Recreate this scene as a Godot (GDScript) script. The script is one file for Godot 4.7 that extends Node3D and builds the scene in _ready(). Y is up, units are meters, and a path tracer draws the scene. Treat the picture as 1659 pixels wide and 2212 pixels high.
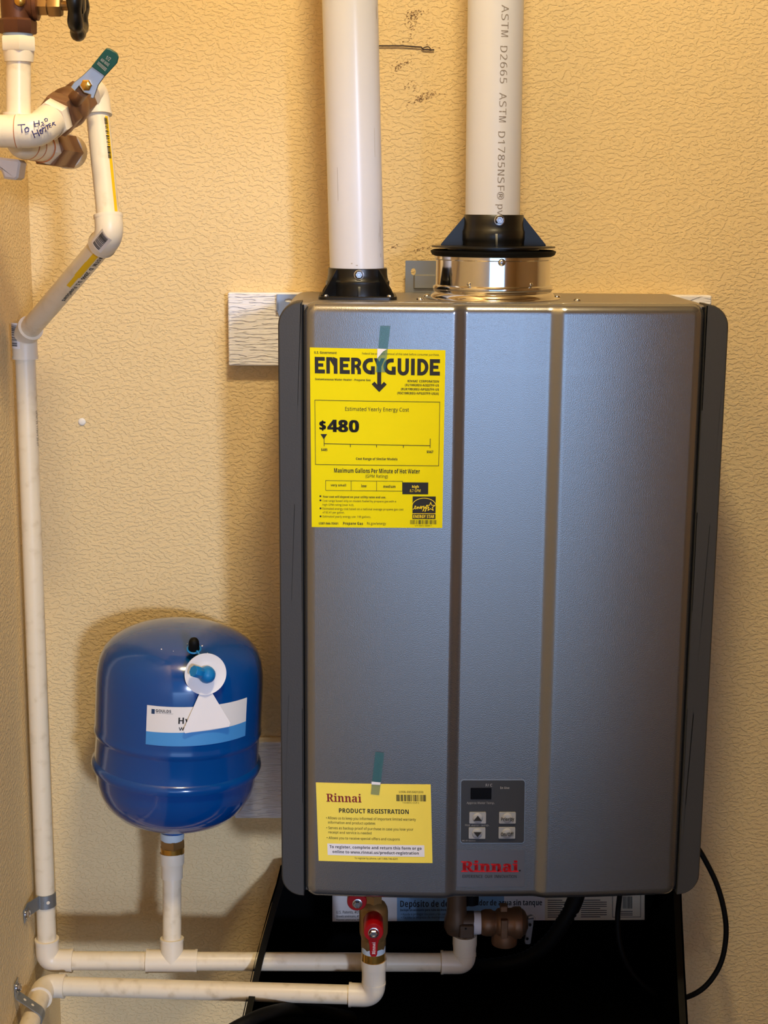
extends Node3D
# A wall-hung tankless water heater in a small utility room, with its vent pipes, supply pipes and expansion tank.
# World units are metres; the back wall is the plane z = 0 and faces +z.

var M := {}
var ft := {}
var taken := {}
const WALL_LEFT := -0.3765
const HX := 0.1585        # middle of the heater
const HB := 0.7886        # bottom of the heater
const HT := 1.4500        # top of the heater


func _ready() -> void:
	# ---- camera, sky, lamp, exposure
	var cam := Camera3D.new()
	cam.name = "camera"
	add_child(cam)
	cam.transform = Transform3D(Basis(Vector3(0.999753, 0.007347, 0.020990), Vector3(-0.002974, 0.979548, -0.201190), Vector3(-0.022039, 0.201078, 0.979327)), Vector3(0, 1.55, 1.80))
	cam.fov = 37.584
	cam.near = 0.05
	cam.far = 60.0
	cam.current = true
	var we := WorldEnvironment.new()
	we.name = "environment"
	var env := Environment.new()
	env.background_mode = Environment.BG_SKY
	var sky := Sky.new()
	var sm := ProceduralSkyMaterial.new()
	sm.sky_top_color = Color(0.50, 0.64, 0.93)
	sm.sky_horizon_color = Color(0.70, 0.80, 1.0)
	sm.ground_bottom_color = Color(0.24, 0.235, 0.235)
	sm.ground_horizon_color = Color(0.68, 0.82, 1.0)
	sm.sky_energy_multiplier = SKY_E
	sm.ground_energy_multiplier = 2.1
	sm.ground_curve = 0.068
	sky.sky_material = sm
	env.sky = sky
	env.tonemap_mode = Environment.TONE_MAPPER_LINEAR
	env.tonemap_exposure = 1.0
	env.sdfgi_enabled = true
	env.ssao_enabled = true
	env.ssil_enabled = true
	we.environment = env
	add_child(we)

	var sun := DirectionalLight3D.new()
	sun.name = "sun"
	sun.light_color = Color(0.79, 0.855, 1.0)
	sun.light_energy = SUN_E
	sun.light_angular_distance = 4.5
	sun.shadow_enabled = true
	sun.sky_mode = DirectionalLight3D.SKY_MODE_LIGHT_ONLY
	add_child(sun)
	sun.look_at_from_position(Vector3(0.345, 0.135, 1.0), Vector3.ZERO)

	materials()
	room()
	ceiling_lamp(Vector3(0.10, 2.50, 1.0))
	boards()
	water_heater()
	vents()
	papers()
	expansion_tank()
	cold_run()
	hot_run()
	upper_left()
	service_valve()
	relief_valve()
	drain_pan()
	small_things()

const SKY_E := 0.9
const SUN_E := 0.46

# ------------------------------------------------------------------ materials

func mat(c: Color, rough := 0.5, metal := 0.0, spec := 0.5) -> StandardMaterial3D:
	var m := StandardMaterial3D.new()
	m.albedo_color = c
	m.roughness = rough
	m.metallic = metal
	m.metallic_specular = spec
	return m


func noise_tex(size: int, freq: float, seed_: int, stops: Array, octaves := 3, kind := FastNoiseLite.TYPE_SIMPLEX_SMOOTH, gain := 0.5) -> NoiseTexture2D:
	var n := FastNoiseLite.new()
	n.noise_type = kind
	n.frequency = freq
	n.seed = seed_
	n.fractal_octaves = octaves
	n.fractal_gain = gain
	var t := NoiseTexture2D.new()
	t.width = size
	t.height = size
	t.seamless = true
	t.seamless_blend_skirt = 0.15
	t.noise = n
	var g := Gradient.new()
	var off := PackedFloat32Array()
	var col := PackedColorArray()
	for s in stops:
		off.append(s[0])
		col.append(s[1] if s[1] is Color else Color(s[1], s[1], s[1]))
	g.offsets = off
	g.colors = col
	t.color_ramp = g
	return t


func relief(m: StandardMaterial3D, t: Texture2D, scale: Vector3, height_cm: float) -> void:
	m.heightmap_enabled = true
	m.heightmap_texture = t
	m.heightmap_scale = height_cm
	m.uv1_triplanar = true
	m.uv1_world_triplanar = true
	m.uv1_scale = scale


func materials() -> void:
	# painted drywall with a knockdown texture
	var kd := noise_tex(1536, 0.036, 7, [[0.0, 0.0], [0.40, 0.06], [0.50, 0.30], [0.56, 0.85], [0.64, 1.0], [1.0, 0.92]], 4)
	var w := mat(Color(0.88, 0.775, 0.575), 0.62, 0.0, 0.35)
	relief(w, kd, Vector3(2.0, 3.3, 2.0), 0.054)
	M.wall = w
	M.wall_far = mat(Color(0.68, 0.55, 0.38), 0.7)
	M.ceiling = mat(Color(0.70, 0.61, 0.47), 0.8)
	M.floor = mat(Color(0.20, 0.175, 0.155), 0.7)
	M.door_trim = mat(Color(0.86, 0.84, 0.80), 0.5)
	# embossed trim board
	var bt := noise_tex(1024, 0.012, 21, [[0.0, 0.0], [0.44, 0.15], [0.5, 0.62], [0.60, 0.9], [1.0, 1.0]], 3)
	var b := mat(Color(0.92, 0.915, 0.93), 0.6)
	relief(b, bt, Vector3(2.2, 18.0, 2.2), 0.14)
	M.board = b
	# silver enamel with a fine speckle
	var sp := noise_tex(512, 0.16, 3, [[0.0, 0.0], [1.0, 1.0]], 2)
	var s := mat(Color(0.60, 0.605, 0.615), 0.23, 0.88)
	relief(s, sp, Vector3(9, 9, 9), 0.006)
	s.albedo_color = Color(0.60, 0.605, 0.615)
	M.silver = s
	M.casing = mat(Color(0.62, 0.60, 0.58), 0.42, 0.85)
	var tr := mat(Color(0.215, 0.208, 0.20), 0.55)
	relief(tr, sp, Vector3(5, 5, 5), 0.006)
	M.trim = tr
	M.panel_grey = mat(Color(0.20, 0.20, 0.21), 0.4)
	M.button = mat(Color(0.62, 0.63, 0.65), 0.35)
	M.display = mat(Color(0.02, 0.015, 0.015), 0.12)
	M.black = mat(Color(0.045, 0.043, 0.042), 0.34)
	M.rubber = mat(Color(0.022, 0.022, 0.022), 0.6, 0.0, 0.3)
	M.void_black = mat(Color(0.015, 0.015, 0.015), 0.6, 0.0, 0.12)
	M.zinc = mat(Color(0.66, 0.68, 0.70), 0.34, 0.9)
	M.steel_dark = mat(Color(0.56, 0.57, 0.57), 0.42, 0.7)
	M.chrome = mat(Color(0.86, 0.85, 0.84), 0.10, 1.0)
	M.screw = mat(Color(0.80, 0.80, 0.81), 0.22, 1.0)
	# pipes
	var pt := noise_tex(512, 0.02, 11, [[0.0, Color(0.86, 0.83, 0.78)], [0.26, Color(0.97, 0.96, 0.945)], [0.40, Color(1, 1, 1)], [1.0, Color(1, 1, 1)]], 5)
	var cp := mat(Color(0.905, 0.845, 0.730), 0.34)
	cp.albedo_texture = pt
	cp.uv1_triplanar = true
	cp.uv1_world_triplanar = true
	cp.uv1_scale = Vector3(4, 4, 4)
	M.cpvc = cp
	M.cpvc_fitting = mat(Color(0.900, 0.845, 0.745), 0.36)
	var pv := mat(Color(0.81, 0.815, 0.86), 0.27)
	M.pvc = pv
	M.primer = mat(Color(0.74, 0.42, 0.20), 0.5)
	M.stripe_yellow = mat(Color(0.92, 0.74, 0.05), 0.4)
	M.ink = mat(Color(0.10, 0.095, 0.09), 0.7)
	M.ink_grey = mat(Color(0.52, 0.49, 0.48), 0.6)
	M.ink_pale = mat(Color(0.62, 0.62, 0.62), 0.6)
	M.ink_blue = mat(Color(0.12, 0.13, 0.42), 0.5)
	M.ink_red = mat(Color(0.80, 0.05, 0.09), 0.5)
	M.ink_darkred = mat(Color(0.50, 0.03, 0.05), 0.5)
	M.ink_yellow = mat(Color(0.98, 0.86, 0.04), 0.6)
	M.ink_white = mat(Color(0.92, 0.90, 0.90), 0.5)
	M.label_white = mat(Color(0.90, 0.88, 0.86), 0.5)
	M.yellow = mat(Color(0.90, 0.845, 0.0), 0.6, 0.0, 0.25)
	M.pale_yellow = mat(Color(0.97, 0.87, 0.32), 0.6)
	M.tape = mat(Color(0.16, 0.46, 0.47, 0.48), 0.35)
	M.tape.transparency = BaseMaterial3D.TRANSPARENCY_ALPHA
	M.tank_blue = mat(Color(0.0, 0.26, 0.53), 0.16)
	M.tank_blue.clearcoat_enabled = true
	M.tank_blue.clearcoat = 0.6
	M.tank_blue.clearcoat_roughness = 0.08
	M.cap_blue = mat(Color(0.04, 0.46, 0.72), 0.4)
	M.label_blue = mat(Color(0.27, 0.56, 0.80), 0.45)
	M.teflon = mat(Color(0.74, 0.79, 0.81), 0.6)
	M.white_plastic = mat(Color(0.90, 0.88, 0.87), 0.45)
	M.brass = mat(Color(0.80, 0.60, 0.26), 0.25, 0.85)
	M.brass_dull = mat(Color(0.60, 0.46, 0.27), 0.40, 0.65)
	var bz := noise_tex(256, 0.05, 5, [[0.0, 0.0], [1.0, 1.0]], 3)
	M.bronze = mat(Color(0.53, 0.39, 0.28), 0.46, 0.6)
	relief(M.bronze, bz, Vector3(9, 9, 9), 0.02)
	M.bronze_dark = mat(Color(0.36, 0.28, 0.21), 0.5, 0.5)
	relief(M.bronze_dark, bz, Vector3(9, 9, 9), 0.02)
	M.bronze_red = mat(Color(0.40, 0.25, 0.165), 0.45, 0.6)
	relief(M.bronze_red, bz, Vector3(9, 9, 9), 0.02)
	M.red = mat(Color(0.56, 0.012, 0.04), 0.28)
	M.green = mat(Color(0.05, 0.28, 0.25), 0.4)
	M.wire = mat(Color(0.16, 0.07, 0.06), 0.5)
	M.stain = mat(Color(0.52, 0.40, 0.27), 0.8)
	M.spackle = mat(Color(0.90, 0.88, 0.84), 0.7)
	var gl := mat(Color(1, 0.97, 0.90), 0.4)
	gl.emission_enabled = true
	gl.emission = Color(1.0, 0.93, 0.80)
	gl.emission_energy_multiplier = 6.0
	M.glow = gl


# ------------------------------------------------------------------ tree helpers

func numbered(called: String) -> String:
	var n: int = taken.get(called, 0)
	taken[called] = n + 1
	return called if n == 0 else "%s_%03d" % [called, n]


func tag(o: Node3D, label: String, category: String, group := "") -> Node3D:
	o.set_meta("label", label)
	o.set_meta("category", category)
	if group:
		o.set_meta("group", group)
	return o


func thing(called: String, label: String, category: String, at := Vector3.ZERO, group := "") -> Node3D:
	var o := Node3D.new()
	o.name = numbered(called)
	o.position = at
	add_child(o)
	return tag(o, label, category, group)


# commits a shape given in world coordinates as one mesh under parent (a thing's own place is taken off)
func part(parent: Node3D, called: String, st: SurfaceTool, m: Material, label := "") -> MeshInstance3D:
	var o := MeshInstance3D.new()
	o.name = called if parent != self else numbered(called)
	o.mesh = st.commit()
	o.material_override = m
	parent.add_child(o, true)
	var off := Vector3.ZERO
	var p: Node = parent
	while p != self:
		off += (p as Node3D).position
		p = p.get_parent()
	o.position = -off
	if label:
		o.set_meta("label", label)
	return o


func struct(called: String, st: SurfaceTool, m: Material) -> MeshInstance3D:
	var o := part(self, called, st, m)
	o.set_meta("kind", "structure")
	return o


# ------------------------------------------------------------------ shape helpers

func begin() -> SurfaceTool:
	var st := SurfaceTool.new()
	st.begin(Mesh.PRIMITIVE_TRIANGLES)
	return st


func tri(st: SurfaceTool, a: Vector3, na: Vector3, b: Vector3, nb: Vector3, c: Vector3, nc: Vector3) -> void:
	if (b - a).cross(c - a).dot(na + nb + nc) > 0.0:
		var t := b
		b = c
		c = t
		t = nb
		nb = nc
		nc = t
	st.set_normal(na)
	st.add_vertex(a)
	st.set_normal(nb)
	st.add_vertex(b)
	st.set_normal(nc)
	st.add_vertex(c)


func quad(st: SurfaceTool, a: Vector3, na: Vector3, b: Vector3, nb: Vector3, c: Vector3, nc: Vector3, d: Vector3, nd: Vector3) -> void:
	tri(st, a, na, b, nb, c, nc)
	tri(st, a, na, c, nc, d, nd)


func flat_quad(st: SurfaceTool, a: Vector3, b: Vector3, c: Vector3, d: Vector3, n: Vector3) -> void:
	quad(st, a, n, b, n, c, n, d, n)


# a box with chamfered edges, c its middle
func box(st: SurfaceTool, c: Vector3, size: Vector3, r := 0.001, bs := Basis()) -> void:
	var h := size / 2.0
	r = minf(r, minf(h.x, minf(h.y, h.z)) * 0.49)
	var at := func(s: Array, a: int) -> Vector3:
		var v := Vector3.ZERO
		for k in 3:
			v[k] = s[k] * (h[k] if k == a else h[k] - r)
		return c + bs * v
	for a in 3:
		var b := (a + 1) % 3
		var d := (a + 2) % 3
		for s in [-1.0, 1.0]:
			var q := []
			for e in [[-1.0, -1.0], [1.0, -1.0], [1.0, 1.0], [-1.0, 1.0]]:
				var g := [0.0, 0.0, 0.0]
				g[a] = s
				g[b] = e[0]
				g[d] = e[1]
				q.append(at.call(g, a))
			var n := Vector3.ZERO
			n[a] = s
			flat_quad(st, q[0], q[1], q[2], q[3], bs * n)
		for s in [-1.0, 1.0]:
			for u in [-1.0, 1.0]:
				var g0 := [0.0, 0.0, 0.0]
				g0[a] = s
				g0[b] = u
				g0[d] = -1.0
				var g1 := g0.duplicate()
				g1[d] = 1.0
				var n2 := Vector3.ZERO
				n2[a] = s
				n2[b] = u
				flat_quad(st, at.call(g0, a), at.call(g1, a), at.call(g1, b), at.call(g0, b), bs * n2.normalized())
	for x in [-1.0, 1.0]:
		for y in [-1.0, 1.0]:
			for z in [-1.0, 1.0]:
				var n3 := bs * Vector3(x, y, z).normalized()
				tri(st, at.call([x, y, z], 0), n3, at.call([x, y, z], 1), n3, at.call([x, y, z], 2), n3)


# a frame whose y axis runs along d
func along(o: Vector3, d: Vector3) -> Transform3D:
	var y := d.normalized()
	var x := (Vector3(0, 0, 1) if absf(y.z) < 0.9 else Vector3(1, 0, 0)).cross(y).normalized()
	return Transform3D(Basis(x, y, x.cross(y)), o)


# turns a profile of (radius, height) round the y axis of xf; list it from the bottom up along the outside
func lathe(st: SurfaceTool, prof: Array, xf := Transform3D(), segs := 40, facets := false, turn := 0.0) -> void:
	var ns := []
	for i in prof.size() - 1:
		var d: Vector2 = prof[i + 1] - prof[i]
		ns.append(Vector2(d.y, -d.x).normalized())
	for i in prof.size() - 1:
		var n0: Vector2 = ns[i]
		var n1: Vector2 = ns[i]
		if i > 0 and ns[i - 1].dot(ns[i]) > 0.75:
			n0 = (ns[i - 1] + ns[i]).normalized()
		if i < ns.size() - 1 and ns[i + 1].dot(ns[i]) > 0.75:
			n1 = (ns[i + 1] + ns[i]).normalized()
		var p0: Vector2 = prof[i]
		var p1: Vector2 = prof[i + 1]
		for k in segs:
			var a0 := TAU * k / segs + turn
			var a1 := TAU * (k + 1) / segs + turn
			var u0 := Vector3(sin(a0), 0, cos(a0))
			var u1 := Vector3(sin(a1), 0, cos(a1))
			var f0 := u0
			var f1 := u1
			if facets:
				f0 = (u0 + u1).normalized()
				f1 = f0
			var y := Vector3(0, 1, 0)
			quad(st, xf * (u0 * p0.x + y * p0.y), xf.basis * (f0 * n0.x + y * n0.y), xf * (u1 * p0.x + y * p0.y), xf.basis * (f1 * n0.x + y * n0.y),
				xf * (u1 * p1.x + y * p1.y), xf.basis * (f1 * n1.x + y * n1.y), xf * (u0 * p1.x + y * p1.y), xf.basis * (f0 * n1.x + y * n1.y))


func prof(a: Array) -> Array:
	var o := []
	for i in range(0, a.size(), 2):
		o.append(Vector2(a[i], a[i + 1]))
	return o


# a round bar along a path; rad is one radius or one per point
func tube(st: SurfaceTool, pts: Array, rad, segs := 20, caps := true) -> void:
	var n := pts.size()
	var t0: Vector3 = (pts[1] - pts[0]).normalized()
	var x := along(Vector3.ZERO, t0).basis.x
	var rings := []
	for i in n:
		var t: Vector3
		if i == 0:
			t = (pts[1] - pts[0]).normalized()
		elif i == n - 1:
			t = (pts[i] - pts[i - 1]).normalized()
		else:
			t = ((pts[i + 1] - pts[i]).normalized() + (pts[i] - pts[i - 1]).normalized()).normalized()
		x = (x - t * x.dot(t)).normalized()
		var y := t.cross(x)
		var r: float = rad[i] if rad is Array else rad
		var ring := []
		for k in segs:
			var a := TAU * k / segs
			var u := x * cos(a) + y * sin(a)
			ring.append([pts[i] + u * r, u])
		rings.append(ring)
	for i in n - 1:
		for k in segs:
			var j := (k + 1) % segs
			var a = rings[i][k]
			var b = rings[i][j]
			var c = rings[i + 1][j]
			var d = rings[i + 1][k]
			quad(st, a[0], a[1], b[0], b[1], c[0], c[1], d[0], d[1])
	if caps:
		for e in [0, n - 1]:
			var nn: Vector3 = (pts[0] - pts[1]).normalized() if e == 0 else (pts[n - 1] - pts[n - 2]).normalized()
			for k in segs:
				tri(st, pts[e], nn, rings[e][k][0], nn, rings[e][(k + 1) % segs][0], nn)


func smooth(pts: Array, each := 8) -> Array:
	var o := []
	for i in pts.size() - 1:
		var p0: Vector3 = pts[maxi(i - 1, 0)]
		var p3: Vector3 = pts[mini(i + 2, pts.size() - 1)]
		for k in each:
			o.append((pts[i] as Vector3).cubic_interpolate(pts[i + 1], p0, p3, float(k) / each))
	o.append(pts[-1])
	return o


# a flat outline in the x-y plane of xf pushed out from z0 to z1, with a chamfered front rim
func extrude(st: SurfaceTool, poly: PackedVector2Array, z0: float, z1: float, xf := Transform3D(), bevel := 0.0) -> void:
	if Geometry2D.is_polygon_clockwise(poly):
		poly.reverse()
	var n := poly.size()
	var inner := PackedVector2Array()
	var en := []
	for i in n:
		var d := (poly[(i + 1) % n] - poly[i]).normalized()
		en.append(Vector2(d.y, -d.x))
	for i in n:
		var a: Vector2 = en[i - 1]
		var b: Vector2 = en[i]
		var m := (a + b).normalized()
		inner.append(poly[i] - m * bevel / maxf(0.35, m.dot(b)))
	var ids := Geometry2D.triangulate_polygon(poly)
	var zf := Vector3(0, 0, 1)
	for i in range(0, ids.size(), 3):
		for s in [0, 1]:
			var q := []
			for k in 3:
				var p: Vector2 = (inner if s else poly)[ids[i + k]]
				q.append(xf * Vector3(p.x, p.y, z1 if s else z0))
			var nn: Vector3 = xf.basis * (zf if s else -zf)
			tri(st, q[0], nn, q[1], nn, q[2], nn)
	for i in n:
		var j := (i + 1) % n
		var na: Vector2 = en[i]
		var nb: Vector2 = en[i]
		if en[i - 1].dot(en[i]) > 0.8:
			na = (en[i - 1] + en[i]).normalized()
		if en[j].dot(en[i]) > 0.8:
			nb = (en[j] + en[i]).normalized()
		var a3 := xf.basis * Vector3(na.x, na.y, 0)
		var b3 := xf.basis * Vector3(nb.x, nb.y, 0)
		var zb := z1 - bevel * signf(z1 - z0)
		quad(st, xf * Vector3(poly[i].x, poly[i].y, z0), a3, xf * Vector3(poly[j].x, poly[j].y, z0), b3, xf * Vector3(poly[j].x, poly[j].y, zb), b3, xf * Vector3(poly[i].x, poly[i].y, zb), a3)
		if bevel > 0.0:
			var az := (a3 + xf.basis * zf * signf(z1 - z0)).normalized()
			var bz := (b3 + xf.basis * zf * signf(z1 - z0)).normalized()
			quad(st, xf * Vector3(poly[i].x, poly[i].y, zb), az, xf * Vector3(poly[j].x, poly[j].y, zb), bz, xf * Vector3(inner[j].x, inner[j].y, z1), bz, xf * Vector3(inner[i].x, inner[i].y, z1), az)


func round_rect(x0: float, y0: float, x1: float, y1: float, r: float, steps := 6) -> PackedVector2Array:
	var o := PackedVector2Array()
	for c in [[x1 - r, y1 - r, 0.0], [x0 + r, y1 - r, 0.25], [x0 + r, y0 + r, 0.5], [x1 - r, y0 + r, 0.75]]:
		for k in steps + 1:
			var a = TAU * (c[2] + 0.25 * k / steps)
			o.append(Vector2(c[0] + r * cos(a), c[1] + r * sin(a)))
	return o


func circle(x: float, y: float, r: float, n := 24) -> PackedVector2Array:
	var o := PackedVector2Array()
	for k in n:
		o.append(Vector2(x + r * cos(TAU * k / n), y + r * sin(TAU * k / n)))
	return o


# a flat plate between z0 and z1 with an oval hole; every corner must be in sight of the hole's middle
func holed_plate(st: SurfaceTool, outer: Array, c: Vector2, rx: float, ry: float, z0: float, z1: float) -> void:
	var angles := []
	for k in 40:
		angles.append(TAU * k / 40.0)
	for p in outer:
		angles.append(fposmod((p - c).angle(), TAU))
	angles.sort()
	var rim := []
	var hole := []
	for g in angles:
		var d := Vector2(cos(g), sin(g))
		hole.append(c + Vector2(d.x * rx, d.y * ry))
		var best := 1e9
		for i in outer.size():
			var x = Geometry2D.segment_intersects_segment(c, c + d * 10.0, outer[i], outer[(i + 1) % outer.size()])
			if x != null:
				best = minf(best, c.distance_to(x))
		if best > 1e8:
			for p in outer:
				if absf(angle_difference((p - c).angle(), g)) < 1e-4:
					best = c.distance_to(p)
		rim.append(c + d * best)
	for i in angles.size():
		var j := (i + 1) % angles.size()
		var q := []
		for p in [rim[i], rim[j], hole[j], hole[i]]:
			q.append(Vector3(p.x, p.y, z1))
			q.append(Vector3(p.x, p.y, z0))
		flat_quad(st, q[0], q[2], q[4], q[6], Vector3(0, 0, 1))
		flat_quad(st, q[1], q[3], q[5], q[7], Vector3(0, 0, -1))
		var o := ((rim[i] + rim[j]) / 2.0 - c).normalized() as Vector2
		flat_quad(st, q[0], q[2], q[3], q[1], Vector3(o.x, o.y, 0))
		flat_quad(st, q[6], q[4], q[5], q[7], Vector3(-o.x, -o.y, 0))


# a strip of sheet metal or tape along a path, wide along up
func ribbon(st: SurfaceTool, pts: Array, up: Vector3, width: float, thick: float) -> void:
	var n := pts.size()
	var outer := []
	for i in n:
		var t: Vector3 = (pts[mini(i + 1, n - 1)] - pts[maxi(i - 1, 0)]).normalized()
		outer.append(up.cross(t).normalized())
	var u := up.normalized() * width / 2.0
	for i in n - 1:
		var a: Vector3 = pts[i]
		var b: Vector3 = pts[i + 1]
		var na: Vector3 = outer[i]
		var nb: Vector3 = outer[i + 1]
		quad(st, a + na * thick - u, na, b + nb * thick - u, nb, b + nb * thick + u, nb, a + na * thick + u, na)
		quad(st, a - u, -na, b - u, -nb, b + u, -nb, a + u, -na)
		for s in [-1.0, 1.0]:
			flat_quad(st, a + u * s, b + u * s, b + u * s + nb * thick, a + u * s + na * thick, up * s)
	for e in [0, n - 1]:
		var d: Vector3 = (pts[0] - pts[1]).normalized() if e == 0 else (pts[n - 1] - pts[n - 2]).normalized()
		flat_quad(st, pts[e] - u, pts[e] + u, pts[e] + u + outer[e] * thick, pts[e] - u + outer[e] * thick, d)


# ------------------------------------------------------------------ print on surfaces
# A mapper takes (u, v, lift) on a label, v downwards, to a point of the surface that carries it.

func flat_map(tl: Vector3, tr: Vector3, bl: Vector3, br: Vector3, u0: float, v0: float, u1: float, v1: float) -> Callable:
	var n := (tr - tl).cross(tl - bl).normalized()
	return func(u: float, v: float, l: float) -> Vector3:
		var a := (u - u0) / (u1 - u0)
		var b := (v - v0) / (v1 - v0)
		return tl.lerp(tr, a).lerp(bl.lerp(br, a), b) + n * l


func heater_map(tl: Vector3, tr: Vector3, bl: Vector3, br: Vector3, u0: float, v0: float, u1: float, v1: float) -> Callable:
	return func(u: float, v: float, l: float) -> Vector3:
		var a := (u - u0) / (u1 - u0)
		var b := (v - v0) / (v1 - v0)
		var p := tl.lerp(tr, a).lerp(bl.lerp(br, a), b)
		p.z = panel_z(p.x) + l
		return p


func normal_of(mp: Callable, u: float, v: float) -> Vector3:
	var a: Vector3 = mp.call(u, v, 0.0)
	var b: Vector3 = mp.call(u, v, 0.002)
	return (b - a).normalized()


func sheet(st: SurfaceTool, mp: Callable, u0: float, v0: float, u1: float, v1: float, nu: int, nv: int, lift: float) -> void:
	for i in nu:
		for j in nv:
			var q := []
			for e in [[0, 0], [1, 0], [1, 1], [0, 1]]:
				var u := lerpf(u0, u1, float(i + e[0]) / nu)
				var v := lerpf(v0, v1, float(j + e[1]) / nv)
				q.append(mp.call(u, v, lift))
				q.append(normal_of(mp, u, v))
			quad(st, q[0], q[1], q[2], q[3], q[4], q[5], q[6], q[7])
	for side in [[u0, v0, u1, v0, nu], [u1, v0, u1, v1, nv], [u1, v1, u0, v1, nu], [u0, v1, u0, v0, nv]]:
		for i in side[4]:
			var a: Vector2 = Vector2(side[0], side[1]).lerp(Vector2(side[2], side[3]), float(i) / side[4])
			var b: Vector2 = Vector2(side[0], side[1]).lerp(Vector2(side[2], side[3]), float(i + 1) / side[4])
			var p0: Vector3 = mp.call(a.x, a.y, 0.0)
			var p1: Vector3 = mp.call(b.x, b.y, 0.0)
			var p2: Vector3 = mp.call(b.x, b.y, lift)
			var p3: Vector3 = mp.call(a.x, a.y, lift)
			var mid: Vector3 = mp.call((u0 + u1) / 2.0, (v0 + v1) / 2.0, 0.0)
			var n := (p1 - p0).cross(p3 - p0).normalized()
			if n.dot(p0 - mid) < 0.0:
				n = -n
			flat_quad(st, p0, p1, p2, p3, n)


func shape_on(st: SurfaceTool, mp: Callable, pts: Array, lift := 0.0003) -> void:
	var poly := PackedVector2Array()
	for i in range(0, pts.size(), 2):
		poly.append(Vector2(pts[i], pts[i + 1]))
	var ids := Geometry2D.triangulate_polygon(poly)
	for i in range(0, ids.size(), 3):
		var q := []
		for k in 3:
			var p := poly[ids[i + k]]
			q.append(mp.call(p.x, p.y, lift))
			q.append(normal_of(mp, p.x, p.y))
		tri(st, q[0], q[1], q[2], q[3], q[4], q[5])


func rect_on(st: SurfaceTool, mp: Callable, u0: float, v0: float, u1: float, v1: float, lift := 0.0003) -> void:
	var n := 10 if absf(u1 - u0) > 20.0 else 2
	for k in n:
		var a := lerpf(u0, u1, float(k) / n)
		var b := lerpf(u0, u1, float(k + 1) / n)
		shape_on(st, mp, [a, v0, b, v0, b, v1, a, v1], lift)


func stroke_on(st: SurfaceTool, mp: Callable, pts: Array, w: float, lift := 0.0003) -> void:
	for i in range(0, pts.size() - 2, 2):
		var a := Vector2(pts[i], pts[i + 1])
		var b := Vector2(pts[i + 2], pts[i + 3])
		if a.distance_to(b) > 100.0:
			for k in 12:
				var p0 := a.lerp(b, k / 12.0)
				var p1 := a.lerp(b, (k + 1) / 12.0)
				stroke_on(st, mp, [p0.x, p0.y, p1.x, p1.y], w, lift)
			continue
		var t := (b - a).normalized() * w / 2.0
		var s := t.orthogonal()
		var p := a - t
		var q := b + t
		shape_on(st, mp, [p.x + s.x, p.y + s.y, q.x + s.x, q.y + s.y, q.x - s.x, q.y - s.y, p.x - s.x, p.y - s.y], lift)


func frame_on(st: SurfaceTool, mp: Callable, u0: float, v0: float, u1: float, v1: float, w: float, lift := 0.0003) -> void:
	rect_on(st, mp, u0, v0, u1, v0 + w, lift)
	rect_on(st, mp, u0, v1 - w, u1, v1, lift)
	rect_on(st, mp, u0, v0, u0 + w, v1, lift)
	rect_on(st, mp, u1 - w, v0, u1, v1, lift)


func font(kind: String) -> Font:
	if not ft.has(kind):
		var f := SystemFont.new()
		f.font_names = PackedStringArray(["Droid Serif" if "serif" in kind else "Droid Sans Mono" if "mono" in kind else "Droid Sans"])
		f.font_weight = 700 if "bold" in kind else 400
		ft[kind] = f
	return ft[kind]


# prints s so that its ink fills the box u0..u1, v0..v1 of the label
func text_on(st: SurfaceTool, mp: Callable, s: String, u0: float, v0: float, u1: float, v1: float, kind := "sans", turned := false, lift := 0.0003) -> void:
	var tm := TextMesh.new()
	tm.font = font(kind)
	tm.font_size = 48
	tm.pixel_size = 0.01
	tm.depth = 0.0
	tm.curve_step = 2.0 if (v1 - v0) < 40.0 else 0.8
	tm.text = s
	if "heavy" in kind and turned == false:
		# a heavier cut: the same letters a hair to the left, the right, above and below
		var w := (v1 - v0) * 0.035
		for o in [[-w, -w * 0.5], [w, -w * 0.5], [-w, w * 0.5], [w, w * 0.5]]:
			text_on(st, mp, s, u0 + w + o[0], v0 + w * 0.5 + o[1], u1 - w + o[0], v1 - w * 0.5 + o[1], kind.replace("heavy", "").strip_edges(), false, lift)
		return
	var arr := tm.get_mesh_arrays()
	var vs: PackedVector3Array = arr[Mesh.ARRAY_VERTEX]
	var nsv: PackedVector3Array = arr[Mesh.ARRAY_NORMAL]
	var ix: PackedInt32Array = arr[Mesh.ARRAY_INDEX] if arr[Mesh.ARRAY_INDEX] != null else PackedInt32Array(range(vs.size()))
	var lo := Vector2(1e9, 1e9)
	var hi := -lo
	for p in vs:
		lo = lo.min(Vector2(p.x, p.y))
		hi = hi.max(Vector2(p.x, p.y))
	var sz := hi - lo
	for i in range(0, ix.size(), 3):
		if nsv[ix[i]].z < 0.5:
			continue
		var q := []
		for k in 3:
			var p := vs[ix[i + k]]
			var a := (p.x - lo.x) / sz.x
			var b := (hi.y - p.y) / sz.y
			var u := lerpf(u0, u1, a)
			var v := lerpf(v0, v1, b)
			if turned:
				u = lerpf(u1, u0, b)
				v = lerpf(v0, v1, a)
			q.append(mp.call(u, v, lift))
			q.append(normal_of(mp, u, v))
		tri(st, q[0], q[1], q[2], q[3], q[4], q[5])


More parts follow.
